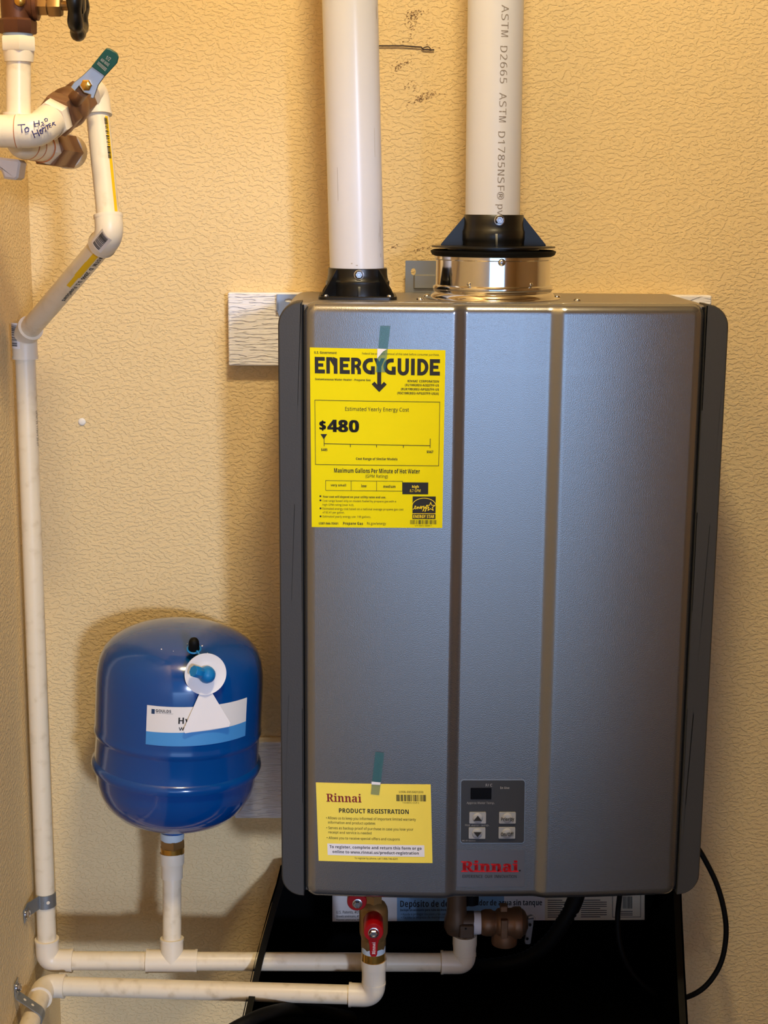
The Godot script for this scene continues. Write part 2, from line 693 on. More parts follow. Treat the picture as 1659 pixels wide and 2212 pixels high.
# a curved band of letter: an ellipse's outer edge at rx, ry, w wide, between two angles in degrees (0 right, 90 up)
func arc_on(st: SurfaceTool, mp: Callable, cx: float, cy: float, rx: float, ry: float, w: float, a0: float, a1: float, lift := 0.0003) -> void:
	for k in 14:
		var p := deg_to_rad(lerpf(a0, a1, k / 14.0))
		var q := deg_to_rad(lerpf(a0, a1, (k + 1) / 14.0))
		shape_on(st, mp, [cx + rx * cos(p), cy - ry * sin(p), cx + rx * cos(q), cy - ry * sin(q), cx + (rx - w) * cos(q), cy - (ry - w) * sin(q), cx + (rx - w) * cos(p), cy - (ry - w) * sin(p)], lift)


func bars_on(st: SurfaceTool, mp: Callable, u0: float, v0: float, u1: float, v1: float, seed_: int, upright := true, lift := 0.0003) -> void:
	var rng := RandomNumberGenerator.new()
	rng.seed = seed_
	var n := 26
	var at := 0.0
	var total := 0.0
	var ws := []
	for i in n * 2:
		ws.append([1.0, 1.0, 2.0, 3.0][rng.randi() % 4])
		total += ws[-1]
	for i in n * 2:
		var nx: float = at + ws[i]
		if i % 2 == 0:
			if upright:
				rect_on(st, mp, lerpf(u0, u1, at / total), v0, lerpf(u0, u1, nx / total), v1, lift)
			else:
				rect_on(st, mp, u0, lerpf(v0, v1, at / total), u1, lerpf(v0, v1, nx / total), lift)
		at = nx


# ------------------------------------------------------------------ the room

func slab(called: String, boxes: Array, m: Material) -> void:
	var st := begin()
	for b in boxes:
		var lo: Vector3 = b[0]
		var hi: Vector3 = b[1]
		box(st, (lo + hi) / 2.0, hi - lo, 0.0005)
	struct(called, st, m)


func room() -> void:
	var xr := 2.40
	var zf := 2.65
	var h := 2.54
	slab("wall_back", [[Vector3(WALL_LEFT - 0.1, -0.1, -0.1), Vector3(xr + 0.1, h + 0.1, 0)]], M.wall)
	slab("wall_left", [[Vector3(WALL_LEFT - 0.1, 0, 0), Vector3(WALL_LEFT, h, zf)]], M.wall)
	slab("wall_right", [[Vector3(xr, 0, 0), Vector3(xr + 0.1, h, zf)]], M.wall_far)
	slab("wall_front", [[Vector3(WALL_LEFT - 0.1, 0, zf), Vector3(DOOR_L, h, zf + 0.1)], [Vector3(DOOR_R, 0, zf), Vector3(xr + 0.1, h, zf + 0.1)],
		[Vector3(DOOR_L, 2.03, zf), Vector3(DOOR_R, h, zf + 0.1)]], M.wall_far)
	slab("floor", [[Vector3(WALL_LEFT - 0.1, -0.1, 0), Vector3(xr + 0.1, 0, zf + 0.1)]], M.floor)
	slab("ceiling", [[Vector3(WALL_LEFT - 0.1, h, 0), Vector3(xr + 0.1, h + 0.1, zf + 0.1)]], M.ceiling)
	slab("trim_1", [[Vector3(WALL_LEFT, 0, zf - 0.015), Vector3(DOOR_L, 2.09, zf)], [Vector3(DOOR_R, 0, zf - 0.015), Vector3(DOOR_R + 0.06, 2.09, zf)],
		[Vector3(DOOR_L, 2.03, zf - 0.015), Vector3(DOOR_R, 2.09, zf)]], M.door_trim)

const DOOR_L := -0.345
const DOOR_R := 0.97
const LAMP_E := 2.3


func ceiling_lamp(at: Vector3) -> void:
	var t := thing("ceiling_lamp", "round frosted dome lamp flush on the ceiling above the water heater", "lamp", Vector3(at.x, 2.54, at.z))
	var st := begin()
	lathe(st, prof([0, -0.03, 0.115, -0.03, 0.125, -0.02, 0.125, 0, 0, 0]), Transform3D(Basis(), Vector3(at.x, 2.54, at.z)))
	part(t, "base", st, M.white_plastic)
	st = begin()
	lathe(st, prof([0, -0.075, 0.05, -0.07, 0.085, -0.055, 0.105, -0.03, 0, -0.03]), Transform3D(Basis(), Vector3(at.x, 2.54, at.z)))
	part(t, "lamp_diffuser", st, M.glow)
	var l := OmniLight3D.new()
	l.name = "lamp_light"
	l.position = at - t.position
	l.light_color = Color(1.0, 0.92, 0.74)
	l.light_energy = LAMP_E
	l.light_size = 0.10
	l.omni_range = 6.0
	l.omni_attenuation = 2.0
	l.shadow_enabled = true
	t.add_child(l)


func boards() -> void:
	var g := "white grained boards screwed to the wall"
	var st := begin()
	box(st, Vector3(0.1400, 1.4032, 0.0095), Vector3(0.5696, 0.0856, 0.019), 0.0012)
	tag(part(self, "mounting_board", st, M.board), "white wood-grain embossed board on the wall behind the top of the water heater", "board", g)
	st = begin()
	box(st, Vector3(0.1400, 0.8405, 0.0095), Vector3(0.5696, 0.1010, 0.019), 0.0012)
	tag(part(self, "mounting_board", st, M.board), "white grained board on the wall between the blue tank and the lower water heater", "board", g)


# ------------------------------------------------------------------ the water heater

const PX0 := -0.0492
const PX1 := 0.3668
const PY0 := 0.7893
const PY1 := 1.4500


func panel_z(x: float) -> float:
	var u := (x - HX) / 0.208
	var z := 0.2502 - 0.0108 * u * u
	return z - 0.0052 * smoothstep(0.1040, 0.1200, x) * (1.0 - smoothstep(0.2030, 0.2215, x))


func panel_d(x: float, y: float) -> float:
	var rc := 0.013
	var q := Vector2(absf(x - (PX0 + PX1) / 2.0) - ((PX1 - PX0) / 2.0 - rc), absf(y - (PY0 + PY1) / 2.0) - ((PY1 - PY0) / 2.0 - rc))
	return rc - (q.length() if q.x > 0.0 and q.y > 0.0 else maxf(q.x, q.y))


func panel_surface(x: float, y: float) -> float:
	var r := 0.011
	var d := clampf(panel_d(x, y), 0.0002, r)
	return panel_z(x) - (r - sqrt(r * r - (r - d) * (r - d)))


func front_panel() -> SurfaceTool:
	var st := begin()
	var near := [0.0, 0.0003, 0.0009, 0.0018, 0.003, 0.0045, 0.0062, 0.008, 0.0095, 0.0115, 0.0135]
	var xs := []
	var ys := []
	for d in near:
		xs.append(PX0 + d)
		ys.append(PY0 + d)
	for k in range(1, 12):
		xs.append(lerpf(PX0 + 0.0135, 0.1030, k / 12.0))
	for k in 13:
		xs.append(lerpf(0.1030, 0.1210, k / 12.0))
	for k in range(1, 8):
		xs.append(lerpf(0.1210, 0.2020, k / 8.0))
	for k in 13:
		xs.append(lerpf(0.2020, 0.2225, k / 12.0))
	for k in range(1, 12):
		xs.append(lerpf(0.2225, PX1 - 0.0135, k / 12.0))
	for k in range(1, 10):
		ys.append(lerpf(PY0 + 0.0135, PY1 - 0.0135, k / 10.0))
	for i in range(near.size() - 1, -1, -1):
		xs.append(PX1 - near[i])
		ys.append(PY1 - near[i])
	var p := []
	var n := []
	for y0 in ys:
		for x0 in xs:
			var x: float = x0
			var y: float = y0
			if panel_d(x, y) < 0.0:
				var cx := clampf(x, PX0 + 0.013, PX1 - 0.013)
				var cy := clampf(y, PY0 + 0.013, PY1 - 0.013)
				var v := Vector2(x - cx, y - cy).normalized() * 0.013
				x = cx + v.x
				y = cy + v.y
			p.append(Vector3(x, y, panel_surface(x, y)))
			var e := 0.0002
			n.append(Vector3(panel_surface(x - e, y) - panel_surface(x + e, y), panel_surface(x, y - e) - panel_surface(x, y + e), 2.0 * e).normalized())
	var w := xs.size()
	var hgt := ys.size()
	for j in hgt - 1:
		for i in w - 1:
			var a := j * w + i
			quad(st, p[a], n[a], p[a + 1], n[a + 1], p[a + w + 1], n[a + w + 1], p[a + w], n[a + w])
	var rim := []
	for i in w:
		rim.append(i)
	for j in range(1, hgt):
		rim.append(j * w + w - 1)
	for i in range(w - 2, -1, -1):
		rim.append((hgt - 1) * w + i)
	for j in range(hgt - 2, -1, -1):
		rim.append(j * w)
	for k in rim.size() - 1:
		var a: Vector3 = p[rim[k]]
		var b: Vector3 = p[rim[k + 1]]
		if a.distance_to(b) < 1e-6:
			continue
		var o := (b - a).cross(Vector3(0, 0, 1)).normalized()
		flat_quad(st, a, b, Vector3(b.x, b.y, 0.2235), Vector3(a.x, a.y, 0.2235), o)
	return st


func screw_head(st: SurfaceTool, at: Vector3, dir: Vector3, r: float, hex := false) -> void:
	var xf := along(at, dir)
	if hex:
		lathe(st, prof([0, 0, r * 1.35, 0, r * 1.35, r * 0.25, r * 1.15, r * 0.3]), xf, 24)
		lathe(st, prof([r, r * 0.2, r, r * 0.95, r * 0.85, r * 1.1, r * 0.55, r * 1.1, r * 0.45, r * 0.95, 0, r * 0.95]), xf, 6, true)
	else:
		lathe(st, prof([r, 0, r * 0.97, r * 0.3, r * 0.75, r * 0.55, r * 0.4, r * 0.68, 0, r * 0.72]), xf, 20)


func water_heater() -> void:
	var t := thing("water_heater", "large silver and dark grey wall-hung tankless water heater with two vent pipes on top", "water heater", Vector3(HX, HB, 0.02))
	var st := begin()
	extrude(st, round_rect(HX - 0.2322, HB + 0.0015, HX + 0.2322, HT - 0.0022, 0.022, 8), 0.022, 0.2220, Transform3D(), 0.002)
	part(t, "casing", st, M.casing, "satin metal casing")
	for s in [-1.0, 1.0]:
		st = begin()
		var poly := PackedVector2Array()
		var xo: float = HX + s * 0.2345
		var xi: float = PX0 - 0.0020 if s < 0 else PX1 + 0.0020
		var r := 0.024
		for k in 9:
			var a := PI / 2.0 * k / 8.0
			poly.append(Vector2(xo - s * r + s * r * sin(a), HT - 0.0005 - r + r * cos(a)))
		for k in 9:
			var a := PI / 2.0 * k / 8.0
			poly.append(Vector2(xo - s * r + s * r * cos(a), HB + r - r * sin(a)))
		poly.append(Vector2(xi, HB))
		poly.append(Vector2(xi, HT - 0.0005))
		extrude(st, poly, 0.2000, 0.2330, Transform3D(), 0.0014)
		part(t, "side_trim", st, M.trim, "dark grey plastic side trim")
	for x in [PX0 - 0.0010, PX1 + 0.0010]:
		st = begin()
		box(st, Vector3(x, (HB + HT) / 2.0, 0.2235), Vector3(0.0022, HT - HB - 0.008, 0.006), 0.0002)
		part(t, "gap_seal", st, M.rubber, "dark seal in the joint beside the front panel")
	part(t, "front_panel", front_panel(), M.silver, "silver front panel with a recessed centre strip")

	# control panel
	var mp := heater_map(Vector3(0.1217, 0.9311, 0.2455), Vector3(0.1919, 0.9310, 0.2455), Vector3(0.1225, 0.8573, 0.2455), Vector3(0.1928, 0.8571, 0.2455), 1058, 250, 1460, 655)
	var cpn := Node3D.new()
	cpn.name = "control_panel"
	t.add_child(cpn)
	st = begin()
	plate_on(st, mp, 1055, 247, 1463, 659, 18, 0.0006)
	part(cpn, "rim", st, M.zinc)
	st = begin()
	plate_on(st, mp, 1059, 252, 1459, 652, 16, 0.0014)
	part(cpn, "face", st, M.panel_grey)
	st = begin()
	plate_on(st, mp, 1118, 298, 1249, 370, 4, 0.0020)
	part(cpn, "display", st, M.display, "small black display window")
	for b in [[1111, 452, 1216, 524], [1299, 452, 1404, 524], [1108, 551, 1213, 622], [1297, 549, 1402, 621]]:
		st = begin()
		plate_on(st, mp, b[0], b[1], b[2], b[3], 5, 0.0028)
		var c: Vector3 = mp.call((b[0] + b[2]) / 2.0, (b[1] + b[3]) / 2.0, 0.0022)
		lathe(st, prof([0.0058, 0, 0.0057, 0.0008, 0.0050, 0.0015, 0.0035, 0.0020, 0, 0.0022]), along(c, Vector3(0, 0, 1)), 28)
		part(cpn, "button", st, M.button)
	st = begin()
	text_on(st, mp, "F/ C", 1213, 271, 1254, 289, "bold", false, 0.0017)
	text_on(st, mp, "In Use", 1304, 290, 1362, 304, "bold", false, 0.0017)
	text_on(st, mp, "Approx Water Temp.", 1094, 387, 1270, 405, "sans", false, 0.0017)
	text_on(st, mp, "Hot water temp.", 1086, 530, 1238, 547, "sans", false, 0.0017)
	text_on(st, mp, "MC-91-02US-S", 1068, 633, 1150, 642, "sans", false, 0.0017)
	part(cpn, "lettering", st, M.ink_pale)
	for w in [["", 1137, 502, 1163, 468, 1190, 502], ["", 1137, 574, 1188, 574, 1163, 607], ["Priority", 1310, 478, 1393, 508], ["On/Off", 1309, 575, 1391, 600]]:
		st = begin()
		if w[0]:
			text_on(st, mp, w[0], w[1], w[2], w[3], w[4], "bold", false, 0.0051)
		else:
			shape_on(st, mp, w.slice(1), 0.0051)
		part(cpn, "button_print", st, M.ink)

	# maker's badge
	st = begin()
	plate_on(st, mp, 1036, 702, 1466, 942, 8, 0.0004)
	var bl := part(t, "badge", st, mat(Color(0.44, 0.44, 0.46), 0.45, 0.7))
	st = begin()
	text_on(st, mp, "Rinnai", 1062, 768, 1428, 844, "serif bold heavy", false, 0.0007)
	part(bl, "red_lettering", st, M.ink_red)
	st = begin()
	text_on(st, mp, "EXPERIENCE  OUR  INNOVATION", 1072, 863, 1416, 882, "sans", false, 0.0007)
	shape_on(st, mp, [1431, 829, 1441, 829, 1441, 840, 1431, 840], 0.0007)
	part(bl, "tagline", st, M.ink)

	# screws along the top
	for s in [Vector3(0.0745, 1.4476, 0.1600), Vector3(0.2449, 1.4482, 0.1600), Vector3(0.0845, 1.4465, 0.1000), Vector3(0.2308, 1.4474, 0.1000)]:
		st = begin()
		screw_head(st, Vector3(s.x, HT - 0.0022, s.z), Vector3(0, 1, 0), 0.0042)
		part(t, "screw", st, M.screw)

	# hanging brackets
	st = begin()
	var b0 := Vector3(-0.0873, 1.4445, 0.0230)
	var b1 := Vector3(-0.0375, 1.4157, 0.0230)
	holed_plate(st, [Vector2(b0.x, b0.y), Vector2(b1.x, b0.y), Vector2(b1.x, b1.y), Vector2(b0.x + 0.004, b1.y), Vector2(b0.x, b1.y + 0.010)], Vector2(-0.0738, 1.4376), 0.0046, 0.0021, 0.0192, 0.0212)
	box(st, Vector3(b0.x + 0.0004, b0.y - 0.0095, 0.0225), Vector3(0.0016, 0.019, 0.007), 0.0003)
	part(t, "hanging_bracket", st, M.zinc, "zinc hanging bracket on the white board")
	st = begin()
	var c0 := Vector3(0.0629, 1.4845, 0.0220)
	var c1 := Vector3(0.1308, 1.4436, 0.0220)
	holed_plate(st, [Vector2(c0.x, c0.y), Vector2(c1.x, c0.y), Vector2(c1.x, c1.y), Vector2(c0.x, c1.y)], Vector2(0.0723, 1.4717), 0.0029, 0.0040, 0.0192, 0.0210)
	box(st, Vector3(0.0925, 1.4601, 0.0220), Vector3(0.040, 0.017, 0.006), 0.0025)
	part(t, "hanging_bracket", st, M.steel_dark, "grey bracket tab above the heater top")

	# flue outlet in bright metal
	var fx := 0.1551
	var ftn := Node3D.new()
	ftn.name = "flue_ring"
	t.add_child(ftn)
	var y0 := HT - 0.0022
	var yt := 1.4941
	var xf := Transform3D(Basis(), Vector3(fx, y0, 0.13))
	st = begin()
	lathe(st, prof([0, 0, 0.0745, 0, 0.0745, 0.0012, 0.0685, 0.0022, 0.0680, 0.0045, 0.0660, 0.0068, 0.0645, 0.0080, 0.0655, 0.0100, 0.0662, 0.0122, 0.0655, 0.0145, 0.0632, 0.0158, 0.0630, yt - y0 - 0.004, 0.0640, yt - y0 - 0.003, 0.0640, yt - y0, 0, yt - y0]), xf, 72)
	part(ftn, "band", st, M.chrome, "polished metal ring")
	st = begin()
	screw_head(st, Vector3(fx + 0.0035, 1.4895, 0.13 + 0.0628), Vector3(0.05, 0, 1), 0.0040)
	part(ftn, "screw", st, M.screw)
	for a in [-0.50, 0.62]:
		st = begin()
		screw_head(st, Vector3(fx + 0.0629 * sin(a), 1.4661, 0.13 + 0.0629 * cos(a)), Vector3(sin(a), 0, cos(a)), 0.0022)
		part(ftn, "rivet", st, M.chrome)


# a thin plate with rounded corners lying on a label surface
func plate_on(st: SurfaceTool, mp: Callable, u0: float, v0: float, u1: float, v1: float, r: float, lift: float) -> void:
	var poly := round_rect(u0, v0, u1, v1, r, 5)
	var pts := []
	for p in poly:
		pts.append(p.x)
		pts.append(p.y)
	shape_on(st, mp, pts, lift)
	var mid := Vector2((u0 + u1) / 2.0, (v0 + v1) / 2.0)
	var pm: Vector3 = mp.call(mid.x, mid.y, 0.0)
	for i in poly.size():
		var a := poly[i]
		var b := poly[(i + 1) % poly.size()]
		if a.distance_to(b) < 1e-5:
			continue
		var p0: Vector3 = mp.call(a.x, a.y, 0.0)
		var p1: Vector3 = mp.call(b.x, b.y, 0.0)
		var p2: Vector3 = mp.call(b.x, b.y, lift)
		var p3: Vector3 = mp.call(a.x, a.y, lift)
		var n := (p1 - p0).cross(p3 - p0).normalized()
		if n.dot(p0 - pm) < 0.0:
			n = -n
		flat_quad(st, p0, p1, p2, p3, n)


# ------------------------------------------------------------------ vent pipes and their collars

func vents() -> void:
	var g := "white plastic vent pipes"
	var lt := Vector3(-0.0025, 1.7605, 0.1300)
	var lb := Vector3(0.0059, 1.4776, 0.1300)
	var rt := Vector3(0.1521, 1.7620, 0.1300)
	var rb := Vector3(0.1536, 1.5364, 0.1300)
	var st := begin()
	var ld := (lt - lb).normalized()
	var t := thing("vent_pipe", "left white vent pipe, plain and unprinted, in the square black collar", "pipe", lb, g)
	tube(st, [lb - ld * 0.02, lb + ld * (2.53 - lb.y)], 0.0297, 64)
	part(t, "pipe", st, M.pvc)
	# faint scuffs on the left pipe
	var ml := pipe_map(lb, lb + ld * 0.4, 0.0297)
	st = begin()
	for w in [[62, 0.031, 63.2, 0.047], [58, 0.036, 59, 0.052], [55, 0.030, 55.8, 0.040], [-38, 0.075, -37.2, 0.110], [66, 0.262, 68, 0.274], [48, 0.120, 48.8, 0.150], [-12, 0.008, -9, 0.0092], [-2, 0.006, 2, 0.0070], [60, 0.014, 62.5, 0.018]]:
		rect_on(st, ml, w[0], w[1], w[2], w[3], 0.0002)
	var sm := part(t, "scuff_marks", st, mat(Color(0.66, 0.63, 0.61), 0.6))
	sm.set_meta("kind", "stuff")
	st = begin()
	var rd := (rt - rb).normalized()
	tube(st, [rb - rd * 0.02, rb + rd * (2.53 - rb.y)], 0.0298, 64)
	t = thing("vent_pipe", "right white vent pipe with grey lettering down its side, in the round black collar", "pipe", rb, g)
	part(t, "pipe", st, M.pvc)
	# lettering running down the right pipe: u is the angle in degrees, v the height in px-like steps
	var ax := along(rb, rd)
	var mp := func(u: float, v: float, l: float) -> Vector3:
		var a := deg_to_rad(u)
		var y := lerpf(1.7536, 1.5358, (v - 10.0) / 460.0) - rb.y
		return rb + rd * y + Vector3(sin(a), 0, cos(a)) * (0.0298 + l)
	st = begin()
	for w in [["ASTM", 10, 78, 12.3], ["D2665", 97, 177, 11.0], ["ASTM", 197, 261, 10.5], ["D1785NSF®", 281, 430, 9.0], ["pvc", 441, 478, 5.5]]:
		var c: float = w[3] + 2.0
		text_on(st, mp, w[0], c - 7.6, w[1], c + 7.6, w[2], "mono", true, 0.0002)
	part(t, "lettering", st, M.ink_grey, "grey printed standard numbers")

	# square black collar of the left pipe
	var y0 := HT - 0.0022
	t = thing("vent_collar", "black square-flanged collar holding the left vent pipe", "collar", Vector3(lb.x + 0.0008, y0, 0.13), "black vent collars")
	var cx := lb.x + 0.0008
	st = begin()
	var sq := round_rect(cx - 0.0425, -0.13 - 0.0425, cx + 0.0425, -0.13 + 0.0425, 0.010, 3)
	var up := Transform3D(Basis(Vector3(1, 0, 0), Vector3(0, 0, -1), Vector3(0, 1, 0)), Vector3(0, y0, 0))
	extrude(st, sq, 0.0, 0.0035, up, 0.0008)
	part(t, "flange", st, M.black)
	st = begin()
	var ct := 1.4804 - y0
	var cxf := Transform3D(Basis(), Vector3(cx, y0, 0.13))
	lathe(st, prof([0.0345, 0.003, 0.0345, ct * 0.42, 0.0350, ct * 0.45, 0.0350, ct * 0.56, 0.0335, ct * 0.60, 0.0325, ct * 0.78, 0.0322, ct - 0.0006, 0.0316, ct, 0.0288, ct, 0.0288, ct - 0.006]), cxf, 56)
	part(t, "sleeve", st, M.black)
	for k in 4:
		fin(t, cxf, TAU * (k + 0.5) / 4.0, 0.033, 0.0545, 0.003, ct * 0.96)
	fin(t, cxf, 0.05, 0.033, 0.0385, 0.003, ct * 0.5)
	st = begin()
	screw_head(st, Vector3(cx + 0.0012, 1.4741, 0.13 + 0.0318), Vector3(0.02, 0.05, 1), 0.0040, true)
	part(t, "hex_screw", st, M.screw)
	for x in [-0.0345, 0.0345]:
		for z in [-0.0345, 0.0345]:
			st = begin()
			screw_head(st, Vector3(cx + x, y0 + 0.0035, 0.13 + z), Vector3(0, 1, 0), 0.0036)
			part(t, "screw", st, M.screw)

	# round black collar of the right pipe
	var fx := 0.1551
	var yb := 1.4941
	t = thing("vent_collar", "black round-flanged collar with broad fins holding the right vent pipe", "collar", Vector3(fx, yb, 0.13), "black vent collars")
	var rxf := Transform3D(Basis(), Vector3(fx, yb, 0.13))
	st = begin()
	lathe(st, prof([0, 0, 0.0640, 0, 0.0672, 0.0015, 0.0686, 0.0045, 0.0686, 0.0056, 0.0655, 0.0068, 0, 0.0068]), rxf, 72)
	part(t, "gasket", st, M.rubber)
	st = begin()
	lathe(st, prof([0.0500, 0.0064, 0.0500, 0.0092, 0.0676, 0.0094, 0.0676, 0.0108, 0.0345, 0.0114]), rxf, 72)
	part(t, "flange", st, M.black)
	st = begin()
	var h := 1.5386 - yb
	lathe(st, prof([0.0335, 0.010, 0.0335, h * 0.36, 0.0340, h * 0.38, 0.0340, h * 0.60, 0.0330, h * 0.64, 0.0320, h * 0.78, 0.0325, h * 0.98, 0.0318, h, 0.0288, h, 0.0288, h - 0.006]), rxf, 56)
	part(t, "sleeve", st, M.black)
	for k in 4:
		fin(t, rxf, TAU * k / 4.0 + (1.571 if k % 2 == 0 else 1.571), 0.032, 0.0575 if k % 2 == 0 else 0.040, 0.0105, h * 0.95 if k % 2 == 0 else h * 0.62)
	st = begin()
	screw_head(st, Vector3(fx + 0.0030, 1.5329, 0.13 + 0.0318), Vector3(0.02, 0.05, 1), 0.0042, true)
	part(t, "hex_screw", st, M.screw)


func fin(t: Node3D, xf: Transform3D, a: float, r0: float, r1: float, y0: float, y1: float) -> void:
	var st := begin()
	var o := Vector3(sin(a), 0, cos(a))
	var bs := Basis(o, Vector3(0, 1, 0), o.cross(Vector3(0, 1, 0)))
	extrude(st, PackedVector2Array([Vector2(r0 - 0.004, y0), Vector2(r1, y0), Vector2(r1, y0 + 0.002), Vector2(r0 + 0.0005, y1), Vector2(r0 - 0.004, y1)]), -0.0012, 0.0012, Transform3D(bs, xf.origin))
	part(t, "fin", st, M.black)


# ------------------------------------------------------------------ papers taped to the front

func papers() -> void:
	var mp := heater_map(Vector3(-0.0429, 1.4032, 0.2470), Vector3(0.0970, 1.4020, 0.2470), Vector3(-0.0414, 1.2134, 0.2470), Vector3(0.0965, 1.2148, 0.2470), 138, 238, 1481, 2030)
	var t := thing("energy_label", "large yellow energy cost sheet taped to the upper left of the heater front", "label", Vector3(0.0273, 1.3102, 0.2480))
	var st := begin()
	sheet(st, mp, 138, 238, 1481, 2030, 12, 4, 0.0006)
	part(t, "sheet", st, M.yellow)
	var L := 0.0009
	st = begin()
	var mh := func(u: float, v: float, l: float) -> Vector3: return mp.call(138.24 + u * 0.8333, 230.4 + v * 0.8333, l)
	for x in [57, 355, 1428]:
		for r in [[0, 116, 42, 309], [42, 116, 120, 160], [42, 191, 102, 230], [42, 263, 121, 309]]:
			rect_on(st, mh, x + r[0], r[1], x + r[2], r[3], L)
	rect_on(st, mh, 195, 116, 238, 309, L)
	rect_on(st, mh, 284, 150, 328, 309, L)
	shape_on(st, mh, [238, 116, 262, 116, 284, 150, 284, 222, 238, 150], L)
	shape_on(st, mh, [268, 116, 286, 116, 328, 132, 328, 150, 284, 150], L)
	rect_on(st, mh, 492, 116, 535, 309, L)
	rect_on(st, mh, 535, 116, 556, 158, L)
	rect_on(st, mh, 535, 198, 556, 232, L)
	arc_on(st, mh, 556, 174, 55, 58, 40, -90, 90, L)
	arc_on(st, mh, 552, 268, 57, 58, 42, 0, 88, L)
	rect_on(st, mh, 567, 268, 609, 309, L)
	for x in [722, 970]:
		arc_on(st, mh, x, 213, 95, 96, 46, 80, 280, L)
		rect_on(st, mh, x, 117, x + 29, 163, L)
		rect_on(st, mh, x, 264, x + 53, 309, L)
		rect_on(st, mh, x + 6, 213, x + 53, 270, L)
	for x in [1045, 1137]:
		rect_on(st, mh, x, 113, x + 43, 246, L)
	arc_on(st, mh, 1112.5, 246, 67.5, 70, 43, 180, 360, L)
	rect_on(st, mh, 1205, 114, 1249, 310, L)
	rect_on(st, mh, 1280, 114, 1322, 311, L)
	rect_on(st, mh, 1322, 114, 1330, 156, L)
	rect_on(st, mh, 1322, 269, 1330, 311, L)
	arc_on(st, mh, 1330, 212.5, 82, 98.5, 42, -90, 90, L)
	shape_on(st, mh, [762, 117, 806, 117, 827, 160, 848, 117, 893, 117, 851, 216, 851, 440, 803, 440, 803, 216], L)
	shape_on(st, mh, [803, 428, 771, 394, 736, 425, 827, 517, 917, 425, 884, 394, 851, 428], L)
	part(t, "headline", st, M.ink)
	st = begin()
	text_on(st, mp, "U.S. Government", 182, 272, 405, 296, "bold", false, L)
	text_on(st, mp, "Federal law prohibits removal of this label before consumer purchase.", 657, 272, 1422, 300, "sans", false, L)
	text_on(st, mp, "Instantaneous Water Heater - Propane Gas", 187, 535, 741, 562, "bold", false, L)
	text_on(st, mp, "RINNAI  CORPORATION", 1110, 536, 1422, 558, "bold", false, L)
	text_on(st, mp, "(RU199i)REU-N3237FF-US", 1083, 574, 1422, 602, "bold", false, L)
	text_on(st, mp, "(RUR199i)REU-NP3237FF-US", 1043, 615, 1422, 643, "bold", false, L)
	text_on(st, mp, "(RSC199i)REU-NP3237FF-US(A)", 1007, 655, 1422, 684, "bold", false, L)
	frame_on(st, mp, 180, 750, 1436, 1396, 5, L)
	text_on(st, mp, "Estimated Yearly Energy Cost", 487, 812, 1126, 864, "sans", false, L)
	text_on(st, mp, "Cost Range of Similar Models", 595, 1316, 1015, 1350, "bold", false, L)
	text_on(st, mp, "$", 226, 952, 294, 1056, "bold heavy", false, L)
	text_on(st, mp, "480", 306, 943, 626, 1066, "bold heavy", false, L)
	shape_on(st, mp, [236, 1088, 304, 1088, 270, 1140], L)
	stroke_on(st, mp, [273, 1130, 273, 1207], 6, L)
	stroke_on(st, mp, [273, 1184, 1344, 1190], 6, L)
	stroke_on(st, mp, [1344, 1122, 1343, 1212], 6, L)
	for x in [538, 804, 1074]:
		stroke_on(st, mp, [x, 1190, x, 1212], 6, L)
	text_on(st, mp, "$485", 242, 1230, 306, 1260, "bold", false, L)
	text_on(st, mp, "$567", 1310, 1238, 1376, 1268, "bold", false, L)
	text_on(st, mp, "Maximum Gallons Per Minute of Hot Water", 373, 1426, 1243, 1474, "bold", false, L)
	text_on(st, mp, "(GPM Rating)", 692, 1488, 920, 1530, "sans", false, L)
	frame_on(st, mp, 284, 1552, 1070, 1656, 4, L)
	for x in [546, 806]:
		rect_on(st, mp, x - 2, 1552, x + 2, 1656, L)
	text_on(st, mp, "very small", 336, 1586, 494, 1620, "bold", false, L)
	text_on(st, mp, "low", 649, 1588, 703, 1618, "bold", false, L)
	text_on(st, mp, "medium", 874, 1592, 998, 1622, "bold", false, L)
	rect_on(st, mp, 1068, 1564, 1331, 1685, L)
	text_on(st, mp, "Your cost will depend on your utility rates and use.", 254, 1706, 902, 1736, "bold", false, L)
	text_on(st, mp, "Cost range based only on models fueled by propane gas with a", 252, 1748, 1004, 1776, "sans", false, L)
	text_on(st, mp, "high GPM rating (over 4.0).", 252, 1788, 574, 1816, "sans", false, L)
	text_on(st, mp, "Estimated energy cost based on a national average propane gas cost", 252, 1828, 1080, 1858, "sans", false, L)
	text_on(st, mp, "of $2.41 per gallon.", 252, 1866, 478, 1894, "sans", false, L)
	text_on(st, mp, "Estimated yearly energy use: 199 gallons.", 254, 1908, 748, 1936, "sans", false, L)
	for v in [1714, 1756, 1838, 1919]:
		rect_on(st, mp, 222, v - 8, 240, v + 8, L)
	text_on(st, mp, "U287-566-7EX01", 212, 1980, 412, 2002, "bold", false, L)
	text_on(st, mp, "Propane Gas", 462, 1974, 666, 2010, "bold", false, L)
	text_on(st, mp, "ftc.gov/energy", 706, 1972, 904, 2006, "sans", false, L)
	bars_on(st, mp, 1150, 1948, 1425, 1992, 5, true, L)
	text_on(st, mp, "U77 00012 S6006 7", 1200, 2000, 1372, 2014, "sans", false, L)
	part(t, "printed_text", st, M.ink)
	st = begin()
	rect_on(st, mp, 1173, 1707, 1409, 1938, L)
	part(t, "star_emblem", st, M.ink)
	st = begin()
	var L2 := 0.0011
	text_on(st, mp, "high", 1166, 1592, 1234, 1628, "bold", false, L2)
	text_on(st, mp, "8.7 GPM", 1144, 1634, 1252, 1662, "sans", false, L2)
	text_on(st, mp, "ENERGY STAR", 1182, 1896, 1398, 1928, "bold", false, L2)
